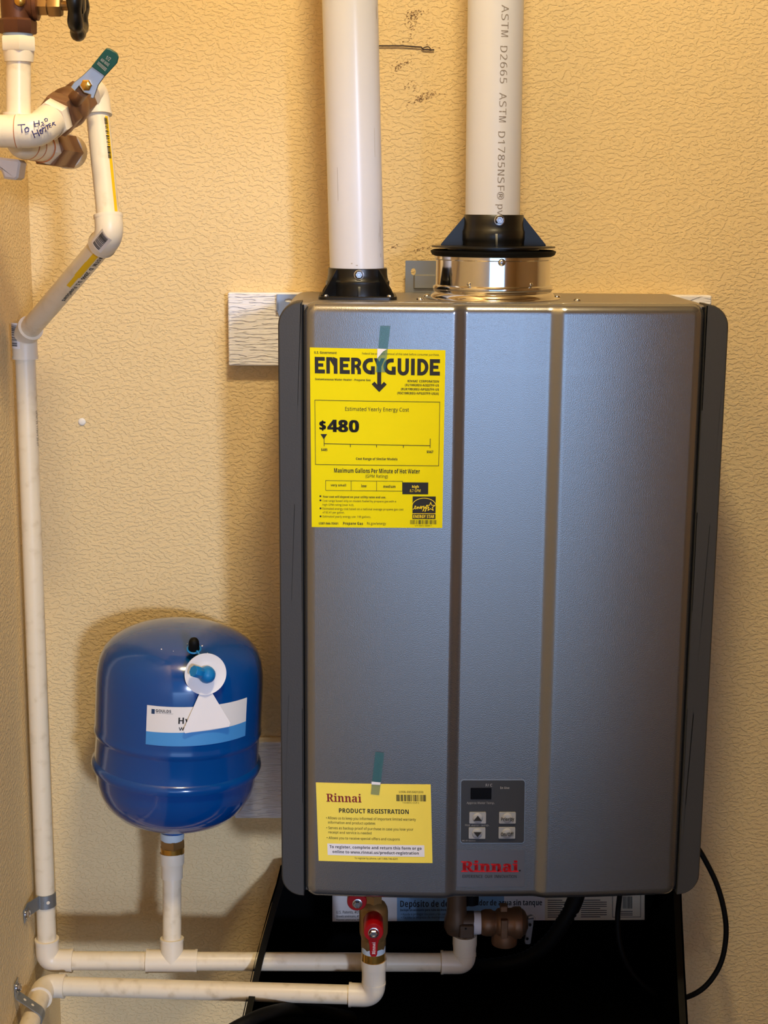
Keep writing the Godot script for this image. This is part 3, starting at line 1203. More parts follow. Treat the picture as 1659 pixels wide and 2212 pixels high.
	rect_on(st, mp, 1173, 1880, 1409, 1886, L2)
	var arc := []
	for k in 15:
		var a := PI * (0.04 + 0.92 * k / 14.0)
		arc.append(1291.0 - 122.0 * cos(a))
		arc.append(1806.0 - 82.0 * sin(a))
	stroke_on(st, mp, arc, 6, L2)
	var star := []
	for k in 11:
		var a := TAU * k / 10.0 - PI / 2.0
		var r := 46.0 if k % 2 == 0 else 19.0
		star.append(1358.0 + r * cos(a))
		star.append(1812.0 + r * sin(a))
	stroke_on(st, mp, star, 6, L2)
	stroke_on(st, mp, [1180, 1838, 1200, 1822, 1208, 1806, 1198, 1804, 1194, 1826, 1204, 1836, 1216, 1824, 1222, 1812, 1222, 1834, 1234, 1812, 1240, 1832, 1250, 1820, 1258, 1806, 1248, 1816, 1254, 1830, 1266, 1808, 1264, 1836, 1272, 1812, 1282, 1806, 1286, 1826, 1292, 1804, 1288, 1848, 1278, 1858, 1284, 1838, 1306, 1812, 1302, 1830, 1316, 1804, 1310, 1850, 1300, 1862, 1308, 1838, 1330, 1820], 6, L2)
	part(t, "yellow_print", st, M.ink_yellow)
	# green tape over its top edge
	st = begin()
	sheet_poly(st, mp, [835, 10, 935, 10, 910, 235, 885, 465, 790, 465, 815, 235], 0.0014)
	t = thing("tape_strip", "strip of green tape over the top edge of the energy sheet", "tape", Vector3(0.0319, 1.4095, 0.2490), "green tape strips")
	part(t, "strip", st, M.tape)
	st = begin()
	shape_on(st, mp, [808, 232, 903, 236, 862, 262, 806, 332], 0.0016)
	part(t, "bright_fold", st, M.ink_white)

	# registration card, laid out on the scale of the photograph's crop
	var mq := heater_map(Vector3(-0.0375, 0.9265, 0.2470), Vector3(0.0882, 0.9274, 0.2470), Vector3(-0.0346, 0.8347, 0.2470), Vector3(0.0915, 0.8355, 0.2470), 126, 281, 858, 778)
	t = thing("registration_card", "pale yellow registration card taped to the lower left of the heater front", "card", Vector3(0.0265, 0.8809, 0.2480))
	st = begin()
	sheet(st, mq, 126, 281, 858, 778, 12, 3, 0.0006)
	part(t, "sheet", st, M.pale_yellow)
	st = begin()
	rect_on(st, mq, 186, 664, 808, 738, 0.0008)
	part(t, "white_band", st, M.ink_white)
	st = begin()
	text_on(st, mq, "Rinnai", 190, 344, 414, 398, "serif bold", false, L)
	part(t, "red_lettering", st, M.ink_darkred)
	st = begin()
	text_on(st, mq, "U306-0655X01(03)", 655, 321, 810, 336, "sans", false, L)
	bars_on(st, mq, 638, 345, 828, 386, 9, true, L)
	text_on(st, mq, "116-00012 S5UP-0", 676, 391, 780, 400, "sans", false, L)
	text_on(st, mq, "PRODUCT REGISTRATION", 268, 438, 714, 466, "bold", false, L)
	text_on(st, mq, "• Allows us to keep you informed of important limited warranty", 184, 491, 758, 514, "sans", false, L)
	text_on(st, mq, "information and product updates", 196, 520, 498, 542, "sans", false, L)
	text_on(st, mq, "• Serves as backup proof of purchase in case you lose your", 184, 554, 740, 577, "sans", false, L)
	text_on(st, mq, "receipt and service is needed", 196, 583, 472, 604, "sans", false, L)
	text_on(st, mq, "• Allows you to receive special offers and coupons", 184, 618, 652, 640, "sans", false, L)
	text_on(st, mq, "To register, complete and return this form or go", 200, 674, 790, 699, "bold", false, L)
	text_on(st, mq, "online to www.rinnai.us/product-registration", 218, 705, 770, 730, "bold", false, L)
	text_on(st, mq, "To register by phone, call 1-866-746-6241", 358, 747, 634, 762, "sans", false, L)
	part(t, "printed_text", st, M.ink)
	st = begin()
	sheet_poly(st, mq, [512, 78, 568, 84, 540, 275, 528, 350, 474, 344, 484, 270], 0.0014)
	t = thing("tape_strip", "strip of green tape over the top edge of the registration card", "tape", Vector3(0.0307, 0.9406, 0.2490), "green tape strips")
	part(t, "strip", st, M.tape)
	st = begin()
	shape_on(st, mq, [482, 264, 540, 268, 536, 284, 480, 282], 0.0016)
	part(t, "bright_fold", st, M.ink_white)


func sheet_poly(st: SurfaceTool, mp: Callable, pts: Array, lift: float) -> void:
	shape_on(st, mp, pts, lift)


# ------------------------------------------------------------------ the blue tank

const TX := -0.2005
const TZ := 0.12


func expansion_tank() -> void:
	var t := thing("expansion_tank", "glossy blue steel pressure tank standing on a brass fitting left of the water heater", "tank", Vector3(TX, 0.80, TZ))
	var lean := Basis(Vector3(0, 0, 1), deg_to_rad(-3.4))
	var hub := Vector3(TX, 0.96, TZ)
	var xf := Transform3D(lean, hub - lean * Vector3(0, 0.96, 0))
	var st := begin()
	lathe(st, prof([0.0, 0.8300, 0.030, 0.8312, 0.052, 0.8360, 0.070, 0.8450, 0.0825, 0.8575, 0.0895, 0.8715, 0.0925, 0.8850, 0.0934, 0.8960, 0.0938, 0.8985, 0.0975, 0.9002, 0.0992, 0.9050, 0.0982, 0.9095, 0.0956, 0.9118,
		0.0952, 0.9180, 0.0952, 0.9400, 0.0958, 0.9425, 0.0972, 0.9450, 0.0972, 0.9480, 0.0966, 0.9505, 0.0965, 0.9540, 0.0965, 1.0040, 0.0955, 1.0190, 0.0928, 1.0325, 0.0875, 1.0435, 0.0790, 1.0525, 0.0680, 1.0595, 0.0530, 1.0660, 0.0350, 1.0708, 0.0180, 1.0732, 0, 1.074]), xf, 96)
	part(t, "shell", st, M.tank_blue)
	st = begin()
	lathe(st, prof([0, 0.8170, 0.0140, 0.8170, 0.0145, 0.8310, 0, 0.8330]), xf, 32)
	part(t, "neck", st, M.tank_blue)
	# flecks of white paint on the dome
	st = begin()
	for f in [[-14.0, 0.066, 0.9], [-4.0, 0.074, 0.7], [4.0, 0.0735, 0.8], [3.0, 0.082, 0.6], [28.0, 0.060, 1.0], [30.0, 0.070, 0.6], [26.0, 0.071, 0.5], [-28.0, 0.079, 0.6], [2.0, 0.0865, 0.7], [-2.0, 0.067, 0.5], [-20.0, 0.0895, 0.8], [12.0, 0.056, 0.5]]:
		var g := deg_to_rad(f[0])
		var dy := 1.0043 + 0.0697 * pow(maxf(0.0, 1.0 - pow(f[1] / 0.0965, 2.6)), 1.0 / 2.2)
		var fp: Vector3 = xf * Vector3(f[1] * sin(g), dy, f[1] * cos(g))
		var fn := (fp - Vector3(TX, 0.985, TZ)).normalized()
		lathe(st, prof([f[2] * 0.0009, -0.0015, f[2] * 0.0008, 0.0002, 0, 0.0004]), along(fp, fn), 8)
	var fk := part(t, "paint_flecks", st, M.ink_white)
	fk.set_meta("kind", "stuff")
	# label
	var mp := func(u: float, v: float, l: float) -> Vector3:
		var a := deg_to_rad(u)
		var p := Vector3(TX + sin(a) * (0.0966 + l), 1.0038 - v * 0.0454 - 0.0000687 * (u - 20.0), TZ + cos(a) * (0.0966 + l))
		var mid := Vector3(TX, 0.96, TZ)
		var d := p - mid
		d.x += d.y * 0.0594
		return mid + d
	var lb := Node3D.new()
	lb.name = "paper_label"
	t.add_child(lb)
	var u0 := -15.6
	var u1 := 57.0
	st = begin()
	sheet(st, mp, u0, 0.0, u1, 1.0, 24, 2, 0.0004)
	part(lb, "white_field", st, M.label_white)
	st = begin()
	for k in 24:
		var a := lerpf(u0, u1, k / 24.0)
		var b := lerpf(u0, u1, (k + 1) / 24.0)
		shape_on(st, mp, [a, 0.665 - 0.05 * k / 24.0, b, 0.665 - 0.05 * (k + 1) / 24.0, b, 1.0, a, 1.0], 0.0006)
	part(lb, "blue_band", st, M.label_blue)
	st = begin()
	text_on(st, mp, "GOULDS", -9.52, 0.075, 0.58, 0.145, "bold", false, 0.0007)
	text_on(st, mp, "WATER TECHNOLOGY", -9.58, 0.16, 2.04, 0.18, "sans", false, 0.0007)
	text_on(st, mp, "Hy", 5.53, 0.262, 13.36, 0.477, "bold", false, 0.0007)
	text_on(st, mp, "Wa", 6.02, 0.510, 11.44, 0.590, "bold", false, 0.0007)
	part(lb, "lettering", st, M.ink)
	st = begin()
	shape_on(st, mp, [-12.38, 0.08, -10.16, 0.08, -10.16, 0.20, -12.38, 0.20], 0.0007)
	part(lb, "emblem", st, mat(Color(0.10, 0.22, 0.36), 0.5))
	# air valve under its black cap
	var cd := Vector3(0.05, 0.90, 0.42).normalized()
	var cb := Vector3(-0.1733, 1.0645, 0.1935)
	st = begin()
	lathe(st, prof([0.0062, -0.004, 0.0060, 0.006, 0.0056, 0.0110, 0.0045, 0.0135, 0.0025, 0.0150, 0, 0.0155]), along(cb, cd), 24)
	part(t, "valve_cap", st, M.rubber, "small black cap")
	st = begin()
	tube(st, ring_points(cb, cd, 0.0072), 0.0012, 8, false)
	tube(st, smooth([cb + Vector3(0.004, -0.004, 0.006), Vector3(-0.1692, 1.0635, 0.1990), Vector3(-0.1664, 1.0602, 0.2020), Vector3(-0.1637, 1.0560, 0.2040)], 5), 0.0014, 8)
	part(t, "tether", st, M.cap_blue)
	# blue plug held against the tank, through the tag
	var pb := Vector3(-0.1564, 1.0413, 0.2145)
	var pd := (Vector3(-0.1713, 1.0510, 0.2300) - pb).normalized()
	st = begin()
	lathe(st, prof([0, -0.004, 0.0080, -0.004, 0.0096, 0.0, 0.0096, 0.003, 0.0078, 0.007, 0.0058, 0.0095, 0.0058, 0.0120]), along(pb, pd), 32)
	lathe(st, prof([0.0056, 0.010, 0.0066, 0.012, 0.0066, 0.0215, 0.0060, 0.0225, 0, 0.0225]), along(pb, pd), 8, true)
	part(t, "plug", st, M.cap_blue, "bright blue plastic plug")

	# white tag
	t = thing("hanging_tag", "white round plastic tag with a flared tail hanging on the blue tank", "tag", Vector3(-0.1593, 1.0412, 0.2110))
	var o := Vector3(-0.1593, 1.0410, 0.2105)
	var fx := along(o, Vector3(0.30, 0.10, 1.0))
	st = begin()
	var dp := []
	for k in 13:
		var r := 0.0232 * k / 12.0
		dp.append(Vector2(r, -0.0004 - 0.0012 * sin(PI * k / 12.0)))
	for k in range(12, -1, -1):
		var r := 0.0232 * k / 12.0
		dp.append(Vector2(r, 0.0004 - 0.0012 * sin(PI * k / 12.0)))
	lathe(st, dp, fx, 56)
	part(t, "disc", st, M.white_plastic)
	st = begin()
	var fl := [Vector3(-0.1655, 1.0207, 0.2135), Vector3(-0.1525, 1.0197, 0.2105), Vector3(-0.1336, 0.9802, 0.1990), Vector3(-0.1355, 0.9764, 0.2005), Vector3(-0.1818, 0.9761, 0.2205), Vector3(-0.1837, 0.9796, 0.2215)]
	var nf: Vector3 = (fl[1] - fl[0]).cross(fl[4] - fl[0]).normalized()
	if nf.z < 0:
		nf = -nf
	var ids := [[0, 1, 2], [0, 2, 3], [0, 3, 4], [0, 4, 5]]
	for d in ids:
		tri(st, fl[d[0]], nf, fl[d[1]], nf, fl[d[2]], nf)
		tri(st, fl[d[0]] - nf * 0.0008, -nf, fl[d[1]] - nf * 0.0008, -nf, fl[d[2]] - nf * 0.0008, -nf)
	for i in 6:
		var a: Vector3 = fl[i]
		var b: Vector3 = fl[(i + 1) % 6]
		flat_quad(st, a, b, b - nf * 0.0008, a - nf * 0.0008, (b - a).cross(nf).normalized())
	part(t, "tail", st, M.white_plastic)

	# fitting below the tank
	t = thing("tank_fitting", "hexagonal brass fitting with white sealing tape below the blue tank", "fitting", Vector3(-0.2118, 0.7849, 0.1200))
	var fxf := Transform3D(Basis(), Vector3(-0.2112, 0, 0.12))
	st = begin()
	lathe(st, prof([0, 0.8076, 0.0138, 0.8076, 0.0144, 0.8116, 0.0138, 0.8169, 0, 0.8175]), fxf, 32)
	part(t, "sealing_tape", st, M.teflon)
	st = begin()
	lathe(st, prof([0, 0.7976, 0.0150, 0.7976, 0.0156, 0.7988, 0.0156, 0.8064, 0.0146, 0.8081, 0, 0.8081]), fxf, 6, true, 0.2)
	part(t, "hex_nut", st, M.brass_dull)
	st = begin()
	lathe(st, prof([0, 0.7900, 0.0141, 0.7900, 0.0141, 0.7982, 0, 0.7982]), fxf, 32)
	part(t, "brass_ring", st, M.brass)



func ring_points(c: Vector3, axis: Vector3, r: float, n := 20) -> Array:
	var b := along(c, axis)
	var o := []
	for k in n + 1:
		o.append(b * Vector3(r * sin(TAU * k / n), 0, r * cos(TAU * k / n)))
	return o


# ------------------------------------------------------------------ pipes

func elbow(parent: Node3D, called: String, c: Vector3, d1: Vector3, l1: float, d2: Vector3, l2: float, r: float, m: Material, bend := 1.15) -> void:
	d1 = d1.normalized()
	d2 = d2.normalized()
	var st := begin()
	var phi := d1.angle_to(-d2)
	var k := r * bend * tan(phi / 2.0)
	k = minf(k, minf(l1, l2) - 0.0040)
	var a := c + d1 * k
	var b := c + d2 * k
	var pts := [c + d1 * l1, c + d1 * (l1 - 0.0028), c + d1 * (l1 - 0.0032), a]
	var rad := [r + 0.0006, r + 0.0006, r, r]
	for i in range(1, 10):
		var s := i / 10.0
		pts.append(a * (1 - s) * (1 - s) + c * 2.0 * s * (1 - s) + b * s * s)
		rad.append(r)
	pts.append_array([b, c + d2 * (l2 - 0.0032), c + d2 * (l2 - 0.0028), c + d2 * l2])
	rad.append_array([r, r, r + 0.0006, r + 0.0006])
	tube(st, pts, rad, 36)
	part(parent, called, st, m)


func straight(parent: Node3D, called: String, a: Vector3, b: Vector3, r: float, m: Material, label := "") -> void:
	var st := begin()
	tube(st, [a, b], r, 36)
	part(parent, called, st, m, label)


func primer(parent: Node3D, at: Vector3, d: Vector3, r: float) -> void:
	var st := begin()
	lathe(st, prof([0, -0.0007, r, -0.0007, r, 0.0007, 0, 0.0007]), along(at, d), 36)
	part(parent, "primer_ring", st, M.primer, "orange primer line at the joint")


func pipe_map(a: Vector3, b: Vector3, r: float) -> Callable:
	# u is the angle in degrees from the side that faces +z, v metres from a
	var d := (b - a).normalized()
	var z := (Vector3(0, 0, 1) - d * d.z).normalized()
	var x := -d.cross(z)
	if x.x < 0:
		x = -x
	return func(u: float, v: float, l: float) -> Vector3:
		var g := deg_to_rad(u)
		return a + d * v + (z * cos(g) + x * sin(g)) * (r + l)

const PR := 0.0111
const FR := 0.0136


func cold_run() -> void:
	var t := thing("cold_water_pipe", "cream pipe run from green-handled valve down the corner, past the tank, to the relief valve", "pipe", Vector3(-0.3603, 0.6611, 0.1400))
	var top := Vector3(-0.2489, 1.6572, 0.2850)
	var e1 := Vector3(-0.2336, 1.5177, 0.3150)
	var e2 := Vector3(-0.3577, 1.4056, 0.1400)
	var e3 := Vector3(-0.3603, 0.6611, 0.1400)
	var e4 := Vector3(0.1388, 0.6514, 0.1300)
	var tee := e3.lerp(e4, (369.0 - 103.0) / 900.0)
	var tank := Vector3(-0.2118, 0.7900, 0.12)
	var vd := (Vector3(-0.2839, 1.6108, 0.4000) - Vector3(-0.2489, 1.6572, 0.2850)).normalized()
	elbow(t, "elbow", top, (e1 - top), 0.0270, vd, 0.020, 0.0134, M.cpvc_fitting)
	var d01 := (e1 - top).normalized()
	straight(t, "pipe", top + d01 * 0.012, e1 - d01 * 0.008, PR, M.cpvc)
	var d12 := (e2 - e1).normalized()
	elbow(t, "elbow", e1, -d01, 0.0200, d12, 0.0215, FR, M.cpvc_fitting)
	straight(t, "pipe", e1 + d12 * 0.008, e2 - d12 * 0.008, PR, M.cpvc)
	var d23 := (e3 - e2).normalized()
	elbow(t, "elbow", e2, -d12, 0.0200, d23, 0.0260, FR, M.cpvc_fitting)
	straight(t, "pipe", e2 + d23 * 0.008, e3 - d23 * 0.010, PR, M.cpvc)
	var d34 := (e4 - e3).normalized()
	elbow(t, "elbow", e3, -d23, 0.0285, d34, 0.0300, FR, M.cpvc_fitting, 0.95)
	straight(t, "pipe", e3 + d34 * 0.010, tee, PR, M.cpvc)
	straight(t, "pipe", tee, e4 - d34 * 0.010, PR, M.cpvc)
	# tee below the tank
	var st := begin()
	var w := 0.0305
	tube(st, [tee - d34 * w, tee - d34 * (w - 0.0028), tee - d34 * (w - 0.0032), tee + d34 * (w - 0.0032), tee + d34 * (w - 0.0028), tee + d34 * w], [FR + 0.0006, FR + 0.0006, FR, FR, FR + 0.0006, FR + 0.0006], 36)
	var du := (tank - tee).normalized()
	tube(st, [tee, tee + du * 0.0255, tee + du * 0.0258, tee + du * 0.0285], [FR, FR, FR + 0.0006, FR + 0.0006], 36)
	part(t, "tee", st, M.cpvc_fitting)
	straight(t, "pipe", tee + du * 0.01, tank - du * 0.01, PR, M.cpvc)
	st = begin()
	var lt := tank.distance_to(tee)
	lathe(st, prof([0, -0.0310, 0.0128, -0.0310, 0.0128, -0.0160, 0.0142, -0.0135, 0.0146, -0.0120, 0.0146, 0.0, 0, 0]), along(tank, du), 36)
	part(t, "adapter", st, M.cpvc_fitting)
	# elbow and adapter below the relief valve
	var ra := Vector3(0.1381, 0.6884, 0.1300)
	elbow(t, "elbow", e4, -d34, 0.0285, Vector3(0, 1, 0), 0.0125, FR, M.cpvc_fitting, 1.2)
	st = begin()
	var h := ra.y - e4.y
	lathe(st, prof([0, 0.0118, 0.0138, 0.0118, 0.0138, h - 0.0180, 0.0142, h - 0.0150, 0.0146, h - 0.0125, 0.0146, h, 0, h]), Transform3D(Basis(), e4), 36)
	part(t, "adapter", st, M.cpvc_fitting)
	# print on the pipes
	st = begin()
	var mp := pipe_map(e1, e2, PR)
	var n := e1.distance_to(e2)
	for s in [[0.020, 0.045, 4.0, 34.0], [0.045, 0.075, 2.0, 34.0], [0.075, 0.098, 6.0, 28.0]]:
		rect_on(st, mp, s[2], s[0], s[3], s[1], 0.0002)
	part(t, "yellow_stripe", st, M.stripe_yellow, "yellow printed stripe")
	st = begin()
	var mq := pipe_map(top, e1, PR)
	var nq := top.distance_to(e1)
	for k in 10:
		var v0 := lerpf(0.030, nq - 0.018, k / 10.0)
		var v1 := lerpf(0.030, nq - 0.018, (k + 1) / 10.0)
		shape_on(st, mq, [46, v0, 66, v0, 66, v1, 46, v1], 0.0002)
	part(t, "yellow_stripe", st, M.stripe_yellow, "yellow printed stripe")
	st = begin()
	text_on(st, mp, "ASTM  D  2846", 40, 0.026, 62, 0.076, "bold", true, 0.0003)
	text_on(st, mp, "U.S. FlowGuard", 38, 0.080, 62, 0.128, "bold", true, 0.0003)
	bars_on(st, mq, 40, 0.032, 58, 0.072, 21, false, 0.0004)
	var mv := pipe_map(e2, e3, PR)
	text_on(st, mv, "UPN1 EE 113D F 20 Z7", 66, 0.083, 86, 0.122, "sans", true, 0.0002)
	# stickers printed with bars on the two bends
	part(t, "lettering", st, M.ink)
	for s in [[e1, d12, -d01, -4.0], [e2, d23, -d12, -40.0]]:
		var c: Vector3 = s[0]
		var d: Vector3 = s[1]
		var ms := pipe_map(c - d * 0.02, c + d * 0.02, FR)
		st = begin()
		var a0: float = s[3]
		rect_on(st, ms, a0 - 30, 0.006, a0 + 30, 0.034, 0.0004)
		part(t, "sticker", st, M.label_white)
		st = begin()
		bars_on(st, ms, a0 - 20, 0.008, a0 + 17, 0.032, 12, false, 0.0006)
		part(t, "barcode", st, M.ink)

	# strap round the upright pipe
	t = thing("pipe_strap", "grey metal strap screwed to the left wall round the upright pipe", "strap", Vector3(-0.3672, 0.7468, 0.1650), "metal pipe straps")
	var sy := 0.7410
	var pc := e2.lerp(e3, (sy - e2.y) / (e3.y - e2.y))
	var path := [Vector3(WALL_LEFT + 0.0008, sy, pc.z + 0.046), Vector3(WALL_LEFT + 0.0008, sy, pc.z + 0.030), Vector3(WALL_LEFT + 0.0016, sy, pc.z + 0.0265), Vector3(WALL_LEFT + 0.004, sy, pc.z + 0.0235)]
	for k in 10:
		var a := deg_to_rad(-30.0 + 14.0 * k)
		path.append(Vector3(pc.x + sin(a) * (PR + 0.0004), sy, pc.z + cos(a) * (PR + 0.0004)))
	st = begin()
	ribbon(st, path, Vector3(0, -1, 0), 0.0165, 0.0011)
	part(t, "band", st, M.steel_dark)
	st = begin()
	screw_head(st, Vector3(WALL_LEFT + 0.0019, sy, pc.z + 0.039), Vector3(1, 0, 0), 0.0042, true)
	part(t, "screw", st, M.screw)
	for a in [-4.0, 26.0]:
		st = begin()
		var g := deg_to_rad(a)
		lathe(st, prof([0, 0, 0.0021, 0, 0.0020, 0.0002, 0, 0.0002]), along(Vector3(pc.x + sin(g) * (PR + 0.0015), sy, pc.z + cos(g) * (PR + 0.0015)), Vector3(sin(g), 0, cos(g))), 16)
		part(t, "punched_hole", st, M.cpvc_fitting if a > 0 else M.steel_dark)


func hot_run() -> void:
	var t := thing("hot_water_pipe", "lowest cream pipe run, from the left wall up to the red-handled brass valve", "pipe", Vector3(-0.3456, 0.6736, 0.2200))
	var c := Vector3(-0.3587, 0.6441, 0.1680)
	var e := Vector3(0.0283, 0.6423, 0.1900)
	var d := (e - c).normalized()
	var z := Vector3(0.0, 0.0, 1.0)
	elbow(t, "elbow", c, z, 0.0290, d, 0.0240, FR, M.cpvc_fitting, 1.0)
	straight(t, "pipe", c + d * 0.008, e - d * 0.010, PR, M.cpvc)
	straight(t, "pipe", c + z * 0.008, c + z * 0.40, PR, M.cpvc)
	elbow(t, "elbow", e, -d, 0.0290, Vector3(0, 1, 0), 0.0175, FR, M.cpvc_fitting, 1.05)
	var h := 0.6888 - e.y
	var st := begin()
	lathe(st, prof([0, 0.0165, 0.0139, 0.0165, 0.0139, h - 0.0150, 0.0146, h - 0.0115, 0.0149, h - 0.0090, 0.0149, h, 0, h]), Transform3D(Basis(), e), 36)
	part(t, "adapter", st, M.cpvc_fitting)
	t = thing("pipe_strap", "grey metal strap from the left wall over the bottom pipe at the lower left corner", "strap", Vector3(-0.3655, 0.6947, 0.2700), "metal pipe straps")
	var pz := 0.238
	var pc := c + z * (pz - c.z)
	var path := [Vector3(WALL_LEFT + 0.0008, pc.y + 0.045, pz), Vector3(WALL_LEFT + 0.0008, pc.y + 0.030, pz), Vector3(WALL_LEFT + 0.002, pc.y + 0.0265, pz)]
	for k in 10:
		var a := deg_to_rad(28.0 + 16.0 * k)
		path.append(Vector3(pc.x + sin(a) * (PR + 0.0004), pc.y + cos(a) * (PR + 0.0004), pz))
	st = begin()
	ribbon(st, path, Vector3(0, 0, 1), 0.0165, 0.0011)
	part(t, "band", st, M.steel_dark)
	st = begin()
	screw_head(st, Vector3(WALL_LEFT + 0.0019, pc.y + 0.037, pz), Vector3(1, 0, 0), 0.0042, true)
	part(t, "screw", st, M.screw)
	for f in [0.35, 0.75]:
		st = begin()
		var a: Vector3 = path[2].lerp(path[3], f)
		var nn: Vector3 = (path[3] - path[2]).cross(Vector3(0, 0, 1)).normalized()
		if nn.y < 0:
			nn = -nn
		lathe(st, prof([0, 0, 0.0019, 0, 0.0018, 0.0002, 0, 0.0002]), along(a + nn * 0.0012, nn), 16)
		part(t, "punched_hole", st, M.cpvc_fitting)


# ------------------------------------------------------------------ upper left: valves and pipes

func upper_left() -> void:
	# pipe elbow with a pen note
	var c := Vector3(-0.2839, 1.6108, 0.4000)
	var v := Vector3(-0.2489, 1.6572, 0.2850)
	var ax := (v - c).normalized()
	var R := 0.0147
	var t := thing("supply_elbow", "cream elbow with blue handwriting joining the green-handled valve at the upper left", "pipe fitting", c)
	elbow(t, "elbow", c, Vector3(-1, 0.0, 0), 0.0165, ax, 0.0275, R, M.cpvc_fitting, 1.3)
	straight(t, "pipe", c + Vector3(-0.0160, 0, 0), Vector3(WALL_LEFT - 0.02, c.y, c.z), R - 0.0003, M.cpvc)
	primer(t, c + Vector3(-0.0166, 0, 0), Vector3(1, 0, 0), R + 0.0001)
	primer(t, c + ax * 0.0281, ax, R + 0.0002)
	var sk := begin()
	var hand := [[[-12, 3.4, -7, 3.9], [-9.6, 3.6, -9.0, -1.4]], [[-5.8, 2.2, -7.2, 1.0, -6.6, -1.0, -4.8, -0.4, -4.6, 1.4, -5.8, 2.2]],
		[[-1.5, 6.0, -0.6, 2.4], [1.5, 6.6, 2.0, 3.4], [-1.0, 4.2, 1.8, 5.0]], [[3.0, 5.2, 4.0, 5.6, 4.2, 4.6, 3.2, 3.2, 4.8, 3.6]], [[5.8, 8.0, 5.0, 7.2, 5.6, 6.0, 6.8, 6.4, 6.8, 7.6, 5.8, 8.0]],
		[[-2.6, 0.0, -1.2, -4.4], [0.4, 0.8, 1.6, -3.2], [-2.0, -2.2, 1.0, -1.2]], [[3.0, 1.0, 1.8, 0.2, 2.4, -1.6, 3.6, -1.4], [1.9, -0.4, 3.0, 0.2]],
		[[4.0, 2.2, 3.6, -0.8], [4.2, 1.4, 5.2, 2.4, 5.6, -0.2]], [[6.6, 4.0, 6.8, 1.0], [5.8, 3.2, 7.8, 4.2]], [[8.6, 4.8, 7.6, 4.4, 7.8, 2.4, 9.0, 2.6], [7.8, 3.4, 8.8, 3.8]], [[10.0, 5.6, 9.6, 3.4], [10.0, 5.2, 11.0, 5.8, 10.4, 4.4, 11.6, 3.8]]]
	for g in hand:
		for s in g:
			var pts := []
			for i in range(0, s.size(), 2):
				var px: float = s[i] * 0.00138 + 0.0030
				var py: float = s[i + 1] * 0.00138
				# follows the bend: the pipe's middle line rises to the right of the corner
				var lift := maxf(0.0, px + 0.002) * 0.55
				var off := clampf(py - lift + 0.001, -R * 0.92, R * 0.92)
				pts.append(Vector3(c.x + px, c.y + py, c.z - maxf(0.0, px) * 0.42 + sqrt(R * R - off * off) + 0.0002))
			tube(sk, pts, 0.00048, 6)
	part(t, "handwriting", sk, M.ink_blue, "blue pen note reading TO H2O HEATER")

	# green handled ball valve
	t = thing("ball_valve", "bronze ball valve with a green-sleeved steel lever at the upper left", "valve", Vector3(-0.2560, 1.6345, 0.3850))
	var L := c.distance_to(v)
	var xf := along(c, ax)
	xf.basis.y *= 1.22
	var st := begin()
	lathe(st, prof([0, 0.0230, 0.0172, 0.0230, 0.0180, 0.0245, 0.0180, 0.0325, 0.0168, 0.0340, 0, 0.0340]), xf, 6, true, 0.3)
	part(t, "white_nut", st, M.cpvc_fitting, "cream plastic hex nut")
	st = begin()
	lathe(st, prof([0, 0.0335, 0.0190, 0.0335, 0.0198, 0.0350, 0.0198, 0.0455, 0.0185, 0.0475, 0, 0.0475]), xf, 6, true, 0.1)
	lathe(st, prof([0, 0.0450, 0.0165, 0.0450, 0.0185, 0.0510, 0.0190, 0.0560, 0.0180, 0.0620, 0.0165, 0.0660, 0, 0.0660]), xf, 40)
	lathe(st, prof([0, 0.0645, 0.0172, 0.0645, 0.0176, 0.0655, 0.0176, 0.0780, 0.0166, 0.0790, 0, 0.0870]), xf, 6, true, 0.1)
	part(t, "body", st, M.bronze)
	var b0 := c + ax * 0.0700
	var b1 := Vector3(-0.2388, 1.6520, 0.3920)
	var bd := (b1 - b0).normalized()
	st = begin()
	lathe(st, prof([0, 0, 0.0072, 0.004, 0.0066, b0.distance_to(b1) - 0.012, 0, b0.distance_to(b1) - 0.012]), along(b0, bd), 24)
	part(t, "bonnet", st, M.bronze)
	var lev := Node3D.new()
	lev.name = "lever"
	t.add_child(lev)
	var q := [Vector3(-0.2536, 1.6505, 0.3880), Vector3(-0.2506, 1.6546, 0.3880), Vector3(-0.2426, 1.6605, 0.3900), Vector3(-0.2329, 1.6687, 0.3940), Vector3(-0.2220, 1.6600, 0.3940), Vector3(-0.2285, 1.6521, 0.3910), Vector3(-0.2335, 1.6407, 0.3860), Vector3(-0.2364, 1.6411, 0.3860), Vector3(-0.2361, 1.6439, 0.3870), Vector3(-0.2419, 1.6459, 0.3870), Vector3(-0.2459, 1.6515, 0.3870), Vector3(-0.2499, 1.6471, 0.3860)]
	st = begin()
	lever_plate(st, q, Vector3(0.05, -0.10, 1).normalized(), 0.0022)
	part(lev, "plate", st, M.zinc, "grey steel lever plate")
	st = begin()
	lathe(st, prof([0, -0.006, 0.0052, -0.006, 0.0052, 0.0034, 0.0040, 0.0044, 0, 0.0044]), along(Vector3(-0.2394, 1.6523, 0.3880), Vector3(0.05, -0.10, 1)), 6, true)
	part(lev, "stem_nut", st, M.brass)
	q = [Vector3(-0.2333, 1.6683, 0.3940), Vector3(-0.2221, 1.6798, 0.4000), Vector3(-0.2188, 1.6824, 0.4020), Vector3(-0.2160, 1.6820, 0.4020), Vector3(-0.2099, 1.6781, 0.4020), Vector3(-0.2085, 1.6747, 0.4010), Vector3(-0.2102, 1.6700, 0.3990), Vector3(-0.2216, 1.6596, 0.3940)]
	st = begin()
	lever_plate(st, q, Vector3(0.05, -0.22, 1).normalized(), 0.0052)
	part(lev, "sleeve", st, M.green, "dark green plastic sleeve")
	st = begin()
